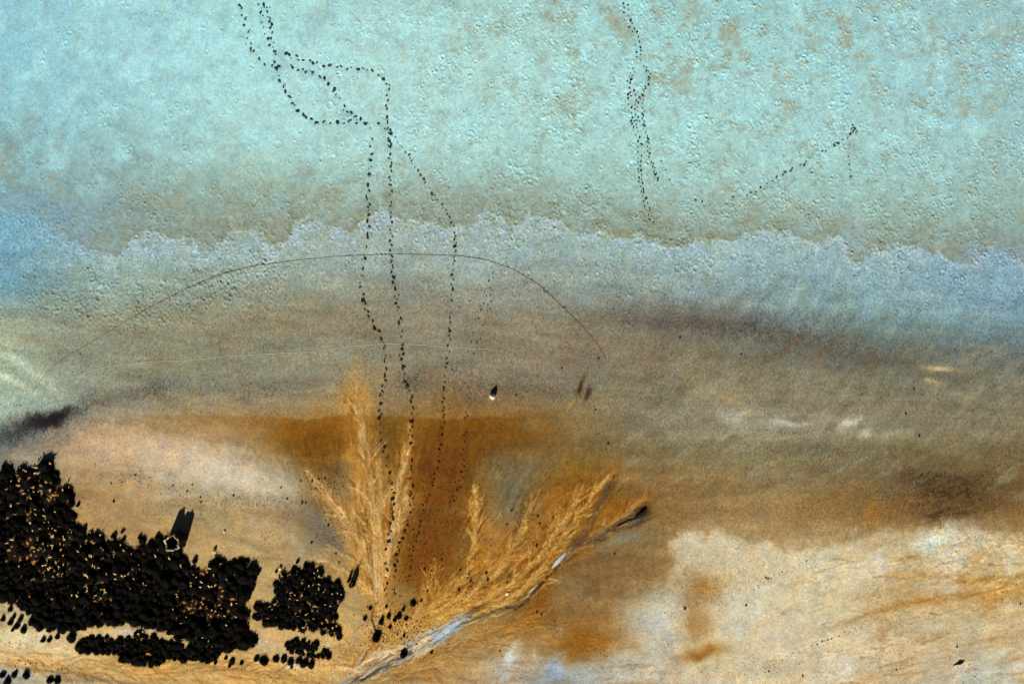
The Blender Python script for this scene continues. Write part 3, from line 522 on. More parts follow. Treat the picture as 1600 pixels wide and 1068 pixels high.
HZ += (0.018 * sand * rp * (0.3 + 0.7 * sr) + 0.05 * sand * sstep(1330, 1450, U) * sstep(960, 900, V) * fbm(U, V, 16, 4, 68, 0.65)).astype(np.float32)
fan_zone = np.clip(blob(760, 870, 260, 130, -18, 1.5) + blob(585, 800, 80, 180, 0, 1.5), 0, 1)
HZ += (0.010 * fan_zone * fbm(U, V, 8, 3, 69, 0.7)).astype(np.float32)

# --- mottling of the mineral skin at hand to metre scale
mot = fbm(U, V, 22, 5, 95, 0.72); hue = fbm(U, V, 34, 5, 96, 0.7)
scalec(np.clip(mot, -1, 1) * (0.055 + 0.05 * sstep(-40, 60, dO)), 1.0)
C = C * (1 + np.clip(hue, -1, 1)[..., None] * (np.array([0.035, 0.0, -0.055], np.float32) * (0.5 + 0.5 * (1 - salt) + 0.6 * sstep(-40, 60, dO))[..., None]))
mixc(salt * sstep(0.2, 0.55, fbm(U, V, 44, 6, 97, 0.72)) * sstep(-20, 60, V) * (1 - 0.5 * blob(430, 90, 200, 110)), (152, 178, 168), 0.42)
mixc(salt * sstep(0.15, 0.5, fbm(U * 0.8 + V * 0.6, (V * 0.8 - U * 0.6) * 1.6, 36, 6, 98, 0.7)) * sstep(520, 200, U) * sstep(90, 260, V), (124, 150, 146), 0.65)
C = C * (1 + salt[..., None] * np.array([0.022, 0.012, 0.05], np.float32))
# --- dots of algae and grit in the skin of the mud
wn_ = RNG.random((ny, nx)).astype(np.float32)
dots = ((wn_ > 0.965) * mud * sstep(-0.2, 0.3, fbm(U, V, 90, 3, 71))).astype(np.float32)
scalec(dots, -0.42)
gr = RNG.normal(0, 1, (ny, nx)).astype(np.float32)
scalec(np.clip(gr, -2, 2) * (0.045 * salt + 0.09 * (1 - salt) * sstep(60, -60, dO) + 0.045 * sstep(-60, 60, dO)), 1.0)
scalec(np.clip(fine, -1, 1), 0.07)
# scattered dark grit around the black stains
sp = ((wn_ > 0.72).astype(np.float32)) * np.clip(blob(75, 655, 90, 26, -22) + 0.7 * blob(240, 610, 60, 16) + 0.5 * blob(400, 605, 90, 14) + 0.7 * blob(1480, 775, 90, 34, -10) + 0.6 * blob(1200, 520, 260, 22, 7) + 0.5 * blob(648, 598, 24, 14) + 0.45 * blob(820, 605, 120, 22), 0, 1)
scalec(sp, -0.45)
pep = sstep(-0.1, 0.35, gnoise(U / 3.0, V / 2.2, 111)) * sstep(-0.2, 0.3, gnoise((U * 0.97 - V * 0.25) / 26, (V * 0.97 + U * 0.25) / 6, 112))
mixc(pep * np.clip(blob(1480, 772, 64, 20, -10) + blob(1450, 745, 40, 16) + blob(1470, 803, 46, 7, -12) + blob(1512, 800, 34, 6, -8) + 0.5 * blob(1290, 710, 90, 14) + 0.35 * blob(1180, 515, 160, 14, 6), 0, 1), (40, 30, 22), 0.8)
mixc(np.clip(blob(80, 652, 30, 9, -20, 1.4), 0, 1), (30, 22, 26), 0.85); mixc(((wn_ > 0.55) * blob(66, 662, 58, 16, -24)).astype(np.float32), (44, 42, 44), 0.75)

# --- shade under the thickets painted near-black, bare golden sand left in the gaps
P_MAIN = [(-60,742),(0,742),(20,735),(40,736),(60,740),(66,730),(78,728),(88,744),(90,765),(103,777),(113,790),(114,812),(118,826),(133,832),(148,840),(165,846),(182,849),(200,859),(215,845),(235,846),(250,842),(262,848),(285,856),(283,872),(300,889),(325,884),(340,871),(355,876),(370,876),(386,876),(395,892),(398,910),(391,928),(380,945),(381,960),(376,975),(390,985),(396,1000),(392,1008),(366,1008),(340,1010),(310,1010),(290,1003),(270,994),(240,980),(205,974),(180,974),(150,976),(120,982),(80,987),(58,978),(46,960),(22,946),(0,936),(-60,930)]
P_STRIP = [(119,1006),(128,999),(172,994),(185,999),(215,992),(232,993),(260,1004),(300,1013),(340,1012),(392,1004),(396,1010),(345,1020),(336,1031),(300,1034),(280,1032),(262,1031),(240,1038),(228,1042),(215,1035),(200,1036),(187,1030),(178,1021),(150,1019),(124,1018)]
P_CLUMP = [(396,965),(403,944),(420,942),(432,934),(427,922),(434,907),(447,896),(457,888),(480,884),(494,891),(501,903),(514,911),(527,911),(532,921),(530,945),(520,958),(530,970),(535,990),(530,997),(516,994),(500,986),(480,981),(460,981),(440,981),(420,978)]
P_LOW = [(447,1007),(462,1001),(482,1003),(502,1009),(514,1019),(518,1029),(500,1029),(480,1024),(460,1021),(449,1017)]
def poly_mask(poly):
    m = np.zeros((ny, nx), bool); p = np.array(poly, float); j = len(p) - 1
    for i in range(len(p)):
        (xi, yi), (xj, yj) = p[i], p[j]
        if yi != yj: m ^= ((yi > V) != (yj > V)) & (U < (xj - xi) * (V - yi) / (yj - yi) + xi)
        j = i
    return m.astype(np.float32)
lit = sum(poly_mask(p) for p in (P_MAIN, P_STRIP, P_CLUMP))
lit = sstep(0.55, 0.95, blur(np.clip(lit, 0, 1), 4))  # mask of thicket floor that gets the painted shade
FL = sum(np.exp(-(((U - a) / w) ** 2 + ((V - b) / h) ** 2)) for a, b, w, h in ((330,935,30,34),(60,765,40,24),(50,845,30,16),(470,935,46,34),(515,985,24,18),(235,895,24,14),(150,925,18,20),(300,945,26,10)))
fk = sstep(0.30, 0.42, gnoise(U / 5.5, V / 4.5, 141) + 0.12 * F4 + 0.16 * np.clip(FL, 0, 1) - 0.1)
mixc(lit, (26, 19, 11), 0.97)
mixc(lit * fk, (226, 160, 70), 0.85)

# --- flatten a small seat under every print
prints = []
for ti, (label, gait, plen, strength, path) in enumerate(TRAILS):
    q = smooth_path(path, 1.0); L = len(q); step = 4.0 if 4 <= ti <= 7 else max(7.0, plen * 1.9)
    s = random.uniform(0, 3); side = 1; mine = []
    while s < L - 3:
        k = int(s); a = math.atan2(q[k + 2, 1] - q[k, 1], q[k + 2, 0] - q[k, 0])
        g = gait * side + random.gauss(0, 0.6)
        u = q[k, 0] - math.sin(a) * g * 0.8; v = q[k, 1] + math.cos(a) * g * 0.8
        if random.random() < 0.93: mine.append((u, v, -a + random.gauss(0, 0.5), plen * random.choice((0.55, 0.75, 0.9, 1.0, 1.15, 1.4))))
        if plen > 4 and random.random() < 0.45:
            mine.append((u + random.gauss(0, 2.0), v + random.gauss(0, 3.0), -a + random.gauss(0, 0.6), plen * random.uniform(0.45, 0.8)))
        side = -side; s += step * random.uniform(0.5, 1.45)
    for (u, v, d) in EXTRA_PRINTS.get(ti, []): mine.append((u, v, math.radians(d), plen))
    prints.append(mine)
def cell(u, v): return int(round(((534 - v) * M - Y0) / DS)), int(round(((u - 800) * M - X0) / DS))
for mine in prints:
    for (u, v, a, l) in mine:
        iy, ix = cell(u, v)
        w = HZ[iy - 3:iy + 4, ix - 3:ix + 4]
        yy, xx = np.mgrid[-3:4, -3:4]; k = np.exp(-(xx * xx + yy * yy) / 5.0); h = float(w.mean())
        w += (h - 0.012 - w) * k
def ground_z(u, v):
    iy, ix = cell(u, v); iy = min(max(iy, 0), ny - 1); ix = min(max(ix, 0), nx - 1); return float(HZ[iy, ix])

# --- feather the outer border into the plain
edge = np.minimum(np.minimum(GX - X0, X1 - GX), np.minimum(GY - Y0, Y1 - GY))
HZ *= sstep(0, 2.5, edge)
och = np.clip(blob(720, 760, 250, 130, 0, 1.5) + 0.6 * blob(950, 900, 130, 90) + 0.5 * blob(480, 700, 120, 50), 0, 1)
scalec(och * (1 - np.clip(LM, 0, 1)) * (1 - np.clip(LM, 0, 1)), -0.10)
scalec(och * np.clip(RT, -1, 1), 0.13); scalec(och * np.clip(fbm(U, V / 2.4, 12, 5, 231, 0.7), -1, 1), 0.14)
kk = (0.09 * (1 - salt) - 0.04 * och)[..., None]
C = C + kk * (C - C.mean(axis=2, keepdims=True)); C = C + (1 - salt)[..., None] * 0.10 * (C - 0.53)
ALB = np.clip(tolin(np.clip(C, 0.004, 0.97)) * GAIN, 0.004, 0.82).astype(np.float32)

def ground_material():
    m, n, l, b = mat('mineral_ground', 0.9, 0.12)
    at_ = n.new('ShaderNodeVertexColor'); at_.layer_name = 'mineral'
    tc = n.new('ShaderNodeTexCoord')
    t1 = n.new('ShaderNodeTexNoise'); t1.inputs['Scale'].default_value = 7.0; t1.inputs['Detail'].default_value = 6; t1.inputs['Roughness'].default_value = 0.75
    t2 = n.new('ShaderNodeTexNoise'); t2.inputs['Scale'].default_value = 0.8; t2.inputs['Detail'].default_value = 4
    l.new(tc.outputs['Object'], t1.inputs['Vector']); l.new(tc.outputs['Object'], t2.inputs['Vector'])
    mr = n.new('ShaderNodeMapRange'); mr.inputs['From Min'].default_value = 0.25; mr.inputs['From Max'].default_value = 0.75
    mr.inputs['To Min'].default_value = 0.84; mr.inputs['To Max'].default_value = 1.16
    l.new(t1.outputs['Fac'], mr.inputs['Value'])
    mr2 = n.new('ShaderNodeMapRange'); mr2.inputs['From Min'].default_value = 0.3; mr2.inputs['From Max'].default_value = 0.7
    mr2.inputs['To Min'].default_value = 0.94; mr2.inputs['To Max'].default_value = 1.06
    l.new(t2.outputs['Fac'], mr2.inputs['Value'])
    mu = n.new('ShaderNodeMath'); mu.operation = 'MULTIPLY'; l.new(mr.outputs[0], mu.inputs[0]); l.new(mr2.outputs[0], mu.inputs[1])
    vm = n.new('ShaderNodeVectorMath'); vm.operation = 'SCALE'
    l.new(at_.outputs['Color'], vm.inputs[0]); l.new(mu.outputs[0], vm.inputs['Scale'])
    l.new(vm.outputs[0], b.inputs['Base Color'])
    bp = n.new('ShaderNodeBump'); bp.inputs['Strength'].default_value = 0.35; bp.inputs['Distance'].default_value = 0.02
    l.new(t1.outputs['Fac'], bp.inputs['Height']); l.new(bp.outputs['Normal'], b.inputs['Normal'])
    return m
GROUND = ground_material()

dzx = np.gradient(HZ, DS, axis=1); dzy = np.gradient(HZ, DS, axis=0)
NRM = np.dstack([-dzx, -dzy, np.ones_like(HZ)]); NRM /= np.linalg.norm(NRM, axis=2, keepdims=True)
CO = np.dstack([GX, GY, HZ]).reshape(-1, 3).astype(np.float32)
COLA = np.dstack([ALB, np.ones((ny, nx), np.float32)]).reshape(-1, 4)
NRMF = NRM.reshape(-1, 3).astype(np.float32)
idx = np.arange(nx * ny, dtype=np.int32).reshape(ny, nx)
QUADS = np.stack([idx[:-1, :-1], idx[:-1, 1:], idx[1:, 1:], idx[1:, :-1]], axis=-1)
zone = np.full((ny, nx), 1, np.int8)
zone[dE < 0] = 0
zone[(dO > 0) & (sand < 0.5)] = 2
zone[sand >= 0.5] = 3
zone = zone[:-1, :-1]
for z, name in enumerate(['salt_flat', 'mudflat', 'sediment_fan', 'sandbank']):
    q = QUADS[zone == z].reshape(-1, 4)
    used, inv = np.unique(q, return_inverse=True); inv = inv.astype(np.int32).reshape(-1)
    me = bpy.data.meshes.new(name); me.vertices.add(len(used)); me.vertices.foreach_set('co', CO[used].ravel())
    me.loops.add(len(inv)); me.loops.foreach_set('vertex_index', inv)
    me.polygons.add(len(q)); me.polygons.foreach_set('loop_start', np.arange(0, len(inv), 4, dtype=np.int32))
    me.polygons.foreach_set('use_smooth', np.ones(len(q), bool))
    me.update(calc_edges=True)
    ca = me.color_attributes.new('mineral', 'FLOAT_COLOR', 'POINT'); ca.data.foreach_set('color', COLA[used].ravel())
    me.normals_split_custom_set_from_vertices(NRMF[used])
    me.materials.append(GROUND)
    tag(link(bpy.data.objects.new(name, me)), kind='structure')

# the plain beyond: a frame of ground out to the horizon, butted to the detailed sheet
def plain():
    far = 4000.0; vs_, fs, cs = [], [], []
    xs = [-far, X0, X1, far]; ys = [-far, Y0, Y1, far]
    nseg = 24
    def grid(xa, xb, ya, yb, mx, my):
        o = len(vs_)
        for j in range(my + 1):
            for i in range(mx + 1):
                x = xa + (xb - xa) * i / mx; y = ya + (yb - ya) * j / my
                vs_.append((x, y, 0.0))
                jx = min(max(int((min(max(x, X0), X1) - X0) / DS), 0), nx - 1); jy = min(max(int((min(max(y, Y0), Y1) - Y0) / DS), 0), ny - 1)
                cs.append((*ALB[max(0, jy - 8):jy + 9, max(0, jx - 8):jx + 9].reshape(-1, 3).mean(0), 1))
        for j in range(my):
            for i in range(mx):
                a = o + j * (mx + 1) + i; fs.append((a, a + 1, a + mx + 2, a + mx + 1))
    for i in range(3):
        for j in range(3):
            if i == 1 and j == 1: continue
            grid(xs[i], xs[i + 1], ys[j], ys[j + 1], nseg if i == 1 else 1, nseg if j == 1 else 1)
    me = mesh('ground', vs_, fs, [GROUND])
    ca = me.color_attributes.new('mineral', 'FLOAT_COLOR', 'POINT'); ca.data.foreach_set('color', np.array(cs, np.float32).ravel())
    tag(link(bpy.data.objects.new('ground', me)), kind='structure')
plain()

# ------------------------------------------------------------------ strand lines: thin ribbons of dried wrack and salt
def ribbon(name, pts, w, material, h=0.012, wob=0.5, kind='structure', gaps=0.0):
    q = smooth_path(pts, 2.2); vs_, fs = [], []; prev = None
    for i in range(1, len(q) - 1):
        d = q[i + 1] - q[i - 1]; d = d / (np.hypot(*d) + 1e-6); nrm = np.array([-d[1], d[0]])
        ww = w * (0.6 + 0.5 * random.random()) * min(1, i / 12, (len(q) - i) / 12)
        c = q[i] + nrm * random.gauss(0, 0.18)
        if random.random() < gaps: prev = None; continue
        o = len(vs_)
        for s, hh in ((-1, -0.012), (0, h), (1, -0.012)):
            p = c + nrm * s * ww; x, y = at(*p); vs_.append((x, y, max(ground_z(*p), ground_z(p[0] + 1, p[1] + 1), ground_z(p[0] - 1, p[1] - 1)) + hh + 0.004))
        if prev is not None:
            fs += [(prev, prev + 1, o + 1, o), (prev + 1, prev + 2, o + 2, o + 1)]
        prev = o
    return link(bpy.data.objects.new(name, mesh(name, vs_, fs, [material])))
WRACK = noise_mat('dry_wrack', (0.10, 0.09, 0.055), (0.16, 0.14, 0.09), 8)
FILM = noise_mat('salt_film', (0.27, 0.27, 0.20), (0.36, 0.36, 0.28), 5)
o = ribbon('strand_line', [(48,618),(62,596),(80,574),(104,556),(130,542),(160,524),(200,500),(240,478),(290,452),(340,430),(395,416),(460,407),(520,401),(560,399),(620,397),(680,398),(720,400),(760,406),(800,420),(840,443),(880,480),(920,520),(938,545),(950,566)], 0.5, WRACK, 0.03)
tag(o, 'thin dark strand line curving in a wide arch across the mudflat', 'strand line')
o = ribbon('strand_line', [(115,588),(150,576),(190,568),(240,564),(300,562),(350,556),(420,552),(480,549),(540,541),(600,536),(660,538),(720,543),(790,546)], 0.9, FILM, 0.02)
tag(o, 'pale salty strand line running below the dark arch', 'strand line')

# ------------------------------------------------------------------ water left in the gully and on the foreshore
def water_material():
    m, n, l, b = mat('sky_glint_water', 0.12, 0.5)
    tc = n.new('ShaderNodeTexCoord'); t = n.new('ShaderNodeTexNoise'); t.inputs['Scale'].default_value = 1.3; t.inputs['Detail'].default_value = 4
    r = n.new('ShaderNodeValToRGB'); r.color_ramp.elements[0].position = 0.3; r.color_ramp.elements[1].position = 0.7
    r.color_ramp.elements[0].color = (0.30, 0.36, 0.42, 1); r.color_ramp.elements[1].color = (0.58, 0.66, 0.66, 1)  # pale ramp paints the sky's reflection into the base colour
    l.new(tc.outputs['Object'], t.inputs['Vector']); l.new(t.outputs['Fac'], r.inputs['Fac']); l.new(r.outputs['Color'], b.inputs['Base Color'])
    return m
WATER = water_material()
def puddle(pts, widths, lift, label):
    q = smooth_path(pts, 1.5); t = np.linspace(0, 1, len(q)); w = np.interp(t, np.linspace(0, 1, len(widths)), widths)
    zs = np.mean([ground_z(*p) for p in q]) + lift; vs_, fs = [], []
    c = at(*q[len(q) // 2])
    for i in range(1, len(q) - 1):
        d = q[i + 1] - q[i - 1]; d = d / (np.hypot(*d) + 1e-6); n_ = np.array([-d[1], d[0]])
        for s in (-1, 1):
            x, y = at(*(q[i] + n_ * s * w[i] * random.uniform(0.75, 1.25))); vs_.append((x - c[0], y - c[1], 0))
        if i > 1: a = len(vs_) - 4; fs.append((a, a + 1, a + 3, a + 2))
    ob = bpy.data.objects.new('puddle', mesh('puddle', vs_, fs, [WATER])); ob.location = (c[0], c[1], zs)
    return tag(link(ob), label, 'puddle')
puddle([(862,888),(870,878),(880,868),(885,862)], [0.6, 2.8, 2.6, 0.6], 0.02, 'bright sliver of white water in the narrow gully')
puddle([(672,1004),(690,990),(706,978),(722,968),(730,962)], [0.5, 3.4, 4.6, 3.4, 0.5], 0.015, 'blue grey pool where the gully widens below the fan')
puddle([(826,926),(834,918),(842,912)], [0.4, 1.2, 0.4], 0.02, 'tiny pool under the dark undercut bank of the gully')

# ------------------------------------------------------------------ prints
MUD_S = noise_mat('wet_mud_under_salt', (0.010, 0.022, 0.026), (0.030, 0.045, 0.045), 9, 0.7, 0.25)
MUD_B = noise_mat('wet_brown_mud', (0.008, 0.006, 0.004), (0.024, 0.016, 0.009), 9, 0.85, 0.1)
MUD_F = noise_mat('damp_faint_mud', (0.08, 0.06, 0.04), (0.15, 0.12, 0.08), 9, 0.8, 0.2)
for m_ in (MUD_S, MUD_B, MUD_F):                 # each print dries a little differently
    n_, l_ = m_.node_tree.nodes, m_.node_tree.links; b_ = n_['Principled BSDF']; src = b_.inputs['Base Color'].links[0].from_socket
    oi = n_.new('ShaderNodeObjectInfo'); mr_ = n_.new('ShaderNodeMapRange'); mr_.inputs['To Min'].default_value = 0.5; mr_.inputs['To Max'].default_value = 2.0
    pw = n_.new('ShaderNodeMath'); pw.operation = 'POWER'; pw.inputs[1].default_value = 2.2
    l_.new(oi.outputs['Random'], pw.inputs[0]); l_.new(pw.outputs[0], mr_.inputs['Value'])
    sc_ = n_.new('ShaderNodeVectorMath'); sc_.operation = 'SCALE'; l_.new(src, sc_.inputs[0]); l_.new(mr_.outputs[0], sc_.inputs['Scale']); l_.new(sc_.outputs[0], b_.inputs['Base Color'])
def print_mesh(i, m_):
    r = random.Random(i * 7 + 1); n = 9; vs_, fs = [], []
    rad = [1.2, 1.0, 0.62]; el = r.uniform(0.26, 0.4); sk = r.uniform(-0.25, 0.25); zz = [-0.02, 0.022, 0.004]
    for rr, z in zip(rad, zz):
        for k in range(n):
            a = 2 * math.pi * k / n; w = 1 + 0.22 * math.cos(2 * a + i) * 0.5 + r.uniform(-0.24, 0.24)
            notch = 1 - 0.22 * math.exp(-((a - math.pi) ** 2) / 0.2)
            vs_.append((rr * w * notch * math.cos(a) * 0.5, rr * w * math.sin(a) * el + sk * rr * math.cos(a) * 0.5, z + r.uniform(-0.004, 0.004)))
    vs_.append((0, 0, 0.002)); c = len(vs_) - 1
    for j in range(2):
        for k in range(n): fs.append((j * n + k, j * n + (k + 1) % n, (j + 1) * n + (k + 1) % n, (j + 1) * n + k))
    for k in range(n): fs.append((2 * n + k, 2 * n + (k + 1) % n, c))
    return mesh('footprint', vs_, fs, [m_])
PM = {k: [print_mesh(i, m_) for i in range(9)] for k, m_ in (('s', MUD_S), ('b', MUD_B), ('f', MUD_F))}
for (label, gait, plen, strength, path), mine in zip(TRAILS, prints):
    c = path[len(path) // 2]; cx, cy = at(*c); root = empty('footprint_trail', (cx, cy, ground_z(*c)))
    tag(root, label, 'footprints')
    for (u, v, a, l) in mine[:298]:
        x, y = at(u, v); edge_v = float(np.interp(u, EDGE[:, 0], EDGE[:, 1]))
        kind = 'f' if strength < 0.5 and not (v > 640 and u < 900) else ('s' if v < edge_v else 'b')
        ob = bpy.data.objects.new('footprint', random.choice(PM[kind])); s = l * M
        ob.location = (x - cx, y - cy, ground_z(u, v) - ground_z(*c) + 0.012); ob.rotation_euler = (0, 0, a); ob.scale = (s, s, 1)
        link(ob, root)

# ------------------------------------------------------------------ stones
def stone_mesh(i, m_, sub=2, flat=0.7):
    bm = bmesh.new(); bmesh.ops.create_icosphere(bm, subdivisions=sub, radius=0.5); r = random.Random(i)
    ph = [r.uniform(0, 6) for _ in range(6)]
    for v in bm.verts:
        p = v.co; k = 1 + 0.16 * math.sin(5 * p.x + ph[0]) + 0.14 * math.sin(6 * p.y + ph[1]) + 0.12 * math.sin(7 * p.z + ph[2]) + r.uniform(-0.05, 0.05)
        v.co = Vector((p.x * k, p.y * k, p.z * k * flat))
    me = bpy.data.meshes.new('stone'); bm.to_mesh(me); bm.free(); me.materials.append(m_); return me
PALE = noise_mat('pale_quartz', (0.62, 0.50, 0.30), (0.85, 0.78, 0.62), 4, 0.7, 0.3, 0.4)
CLOD = noise_mat('dark_clod', (0.012, 0.009, 0.007), (0.03, 0.022, 0.014), 6, 0.9, 0.1)
def stone(u, v, size, hgt, m_, label, group=None, name='stone', i=0):
    x, y = at(u, v); ob = bpy.data.objects.new(name, stone_mesh(i, m_)); ob.scale = (size, size * random.uniform(0.8, 1), hgt / 0.7)
    ob.location = (x, y, ground_z(u, v) + hgt * 0.42); ob.rotation_euler = (0, 0, random.uniform(0, 6))
    return tag(link(ob), label, 'stone', group)
stone(769, 619, 0.44, 0.62, PALE, 'bright pale stone with a pointed black shadow alone on the mudflat', name='boulder', i=3)
stone(335, 860, 0.28, 0.36, PALE, 'small pale stone with a black shadow just above the thicket', i=4)
stone(351, 830, 0.20, 0.14, PALE, 'tiny pale pebble on bare sand between the thicket and the fan', i=5)
stone(438, 887, 0.24, 0.30, PALE, 'small pale stone standing off the round shrub clump', i=6)
stone(792, 927, 0.26, 0.12, PALE, 'white pebble lying among the rivulets of the golden fan', i=8)
CM = [stone_mesh(20 + i, CLOD, 1) for i in range(4)]
for (u, v, s) in [(487,847,4),(513,820,4),(365,774,3.5),(300,757,3),(292,767,3),(313,777,3),(314,784,3),(439,762,3),(449,779,3),(472,785,4),(478,785,3),(525,864,3.5),(530,878,3),(470,751,3),(488,751,3),(498,748,3),(508,747,3.5),
        (807,617,3.5),(878,575,3),(935,560,3),(930,640,3),(950,693,3.5),(1062,527,3),(1158,553,3),(1347,616,2.5),(1415,646,3.5),(1436,681,3.5),(1428,608,2.5),(960,865,3),(839,956,3.5),(846,960,3),(1070,950,4),(1166,945,3),(1197,902,3),(1594,943,3),(1495,1010,3),(1201,1048,3),(1254,1055,3),(1400,1045,2.5),(781,1016,3),(760,895,4),(762,906,4),(735,907,3.5),(719,890,3.5),(840,806,3.5),(843,818,3.5),(838,852,4),(717,921,4),(792,910,3),(864,808,2.5),(690,874,3),(663,889,4),(668,923,3.5),(658,938,4),(178,783,4),(212,742,3),(195,828,3.5),(174,755,2.5),(190,753,2.5),(270,759,3)]:
    x, y = at(u, v); ob = bpy.data.objects.new('clod', random.choice(CM)); s *= M * 1.15
    ob.scale = (s, s * random.uniform(0.7, 1), s * 0.8); ob.rotation_euler = (0, 0, random.uniform(0, 6)); ob.location = (x, y, ground_z(u, v) + s * 0.2)
    tag(link(ob), 'single small dark clod lying on bare ground away from the trails', 'clod', 'dark clods scattered over the flats')
# gravelly grit, too small to count
GRIT = noise_mat('brown_grit', (0.03, 0.022, 0.012), (0.09, 0.065, 0.035), 6, 0.9, 0.1)
def grit():
    vs_, fs = [], []
    def put(u, v, s):
        x, y = at(u, v); z = ground_z(u, v); o = len(vs_); a0 = random.uniform(0, 6)
        for k in range(4):
            a = a0 + k * math.pi / 2; r = s * random.uniform(0.35, 0.65); vs_.append((x + r * math.cos(a), y + r * math.sin(a), z - 0.005))
        vs_.append((x + random.uniform(-.2, .2) * s, y + random.uniform(-.2, .2) * s, z + s * random.uniform(0.35, 0.7)))
        for k in range(4): fs.append((o + k, o + (k + 1) % 4, o + 4))
    def cloud(n, cx, cy, rx, ry, ang, smin, smax):
        a = math.radians(ang)
        for _ in range(n):
            p = random.gauss(0, 0.5) * rx; q = random.gauss(0, 0.5) * ry
            put(cx + p * math.cos(a) - q * math.sin(a), cy + p * math.sin(a) + q * math.cos(a), random.uniform(smin, smax) * M * 0.8)
    for args in [(120,360,782,90,14,3,1.2,2.6),(70,430,788,60,16,0,1.2,2.6),(60,220,755,90,12,8,1.2,2.8),(110,505,755,40,24,10,1.4,3.2),(110,515,830,40,36,30,1.4,3.2),
                 (160,675,770,60,60,0,1.4,3.2),(120,690,830,50,60,0,1.4,3.2),(150,640,870,40,70,0,1.4,3.4),(120,670,890,40,40,0,1.4,3.4),(80,735,895,20,40,0,1.6,3.6),
                 (220,830,840,120,60,-20,1.2,2.8),(140,760,720,70,60,0,1.2,2.4),(200,900,730,100,40,-25,1.2,2.4),(160,630,980,50,40,0,1.6,4.0),(120,585,985,30,50,20,1.6,3.6),(120,950,920,130,60,0,1.2,2.4),(110,1090,930,120,50,0,1.2,2.4),
                 (90,380,1046,140,6,2,1.2,2.4),(60,520,1010,30,50,0,1.4,3.0),(70,75,1045,110,12,8,1.4,3.2),(40,45,1012,60,10,10,1.4,2.4),(120,640,600,30,18,0,1.2,2.4),(90,740,560,40,80,20,1.2,2.2),(140,800,610,120,16,4,1.2,2.6),
                 (60,1100,545,40,30,0,1.0,2.0),(60,1200,1040,90,20,0,1.2,2.4),(30,1520,1045,20,20,0,1.4,2.2),(200,850,560,600,60,3,0.9,1.8),(160,1250,690,300,70,0,0.9,1.8),(110,130,560,120,16,10,1.0,2.0),(90,300,690,200,50,0,0.9,1.8)]:
        cloud(*args)
    tag(link(bpy.data.objects.new('grit', mesh('grit', vs_, fs, [GRIT]))), 'fine dark grit strewn over the mud and the fans', 'grit', kind='stuff')
grit()

# ------------------------------------------------------------------ shrubs
LEAF = noise_mat('black_saltbush', (0.002, 0.002, 0.0015), (0.007, 0.006, 0.004), 7, 0.85, 0.05)
DRY = noise_mat('dry_straw_twigs', (0.60, 0.32, 0.07), (0.85, 0.62, 0.30), 9, 0.8, 0.1)
def shrub_mesh(i, leaves=170, spiky=False):
    r = random.Random(100 + i); bm = bmesh.new(); bmesh.ops.create_icosphere(bm, subdivisions=2, radius=0.78)
    lobes = [Vector((r.uniform(-1, 1), r.uniform(-1, 1), r.uniform(-.2, 1))).normalized() for _ in range(6)]
    def rad(d): return 0.80 + 0.26 * max([max(0, d.dot(q)) ** 6 for q in lobes])
    for v in bm.verts:
        d = v.co.normalized(); k = rad(d) * r.uniform(0.86, 1.06); v.co = Vector((d.x * k, d.y * k, max(-0.06, d.z * k)))
    vs_ = [tuple(v.co) for v in bm.verts]; fs = [tuple(v.index for v in f.verts) for f in bm.faces]; bm.free()
    for _ in range(leaves):
        d = Vector((r.gauss(0, 1), r.gauss(0, 1), abs(r.gauss(0, 0.8)))).normalized(); k = rad(d) * r.uniform(0.9, 1.13)
        p = d * k; t = d.cross(Vector((r.uniform(-1, 1), r.uniform(-1, 1), r.uniform(-1, 1)))).normalized(); b2 = (d + 0.8 * Vector((r.uniform(-1, 1), r.uniform(-1, 1), r.uniform(-1, 1)))).normalized()
        L = r.uniform(0.07, 0.15); w = L * 0.55; o = len(vs_)
        vs_ += [tuple(p - b2 * 0.04), tuple(p + b2 * L * 0.5 + t * w), tuple(p + b2 * L), tuple(p + b2 * L * 0.5 - t * w)]; fs.append((o, o + 1, o + 2, o + 3))
    return vs_, fs
def twig_mesh(i, n=16):
    r = random.Random(500 + i); vs_, fs = [], []
    for _ in range(n):
        d = Vector((r.gauss(0, 0.8), r.gauss(0, 0.8), abs(r.gauss(0.8, 0.4)))).normalized(); p = d * r.uniform(0.92, 1.08)
        for _ in range(2):
            e = (d + Vector((r.uniform(-1, 1), r.uniform(-1, 1), r.uniform(-.4, .6)))).normalized(); t = e.cross(Vector((0.3, 0.2, 1))).normalized()
            L = r.uniform(0.15, 0.48); w = r.uniform(0.05, 0.14); o = len(vs_)
            vs_ += [tuple(p - t * w), tuple(p + t * w), tuple(p + e * L + t * w * 0.3), tuple(p + e * L - t * w * 0.3)]; fs.append((o, o + 1, o + 2, o + 3))
    return vs_, fs
SH_RAW = [shrub_mesh(i) for i in range(6)]
SHM = [mesh('foliage', a, b, [LEAF]) for a, b in SH_RAW]
TWM = [mesh('dry_twigs', *twig_mesh(i, (1, 3, 5, 8, 11)[i]), mats=[DRY]) for i in range(5)]

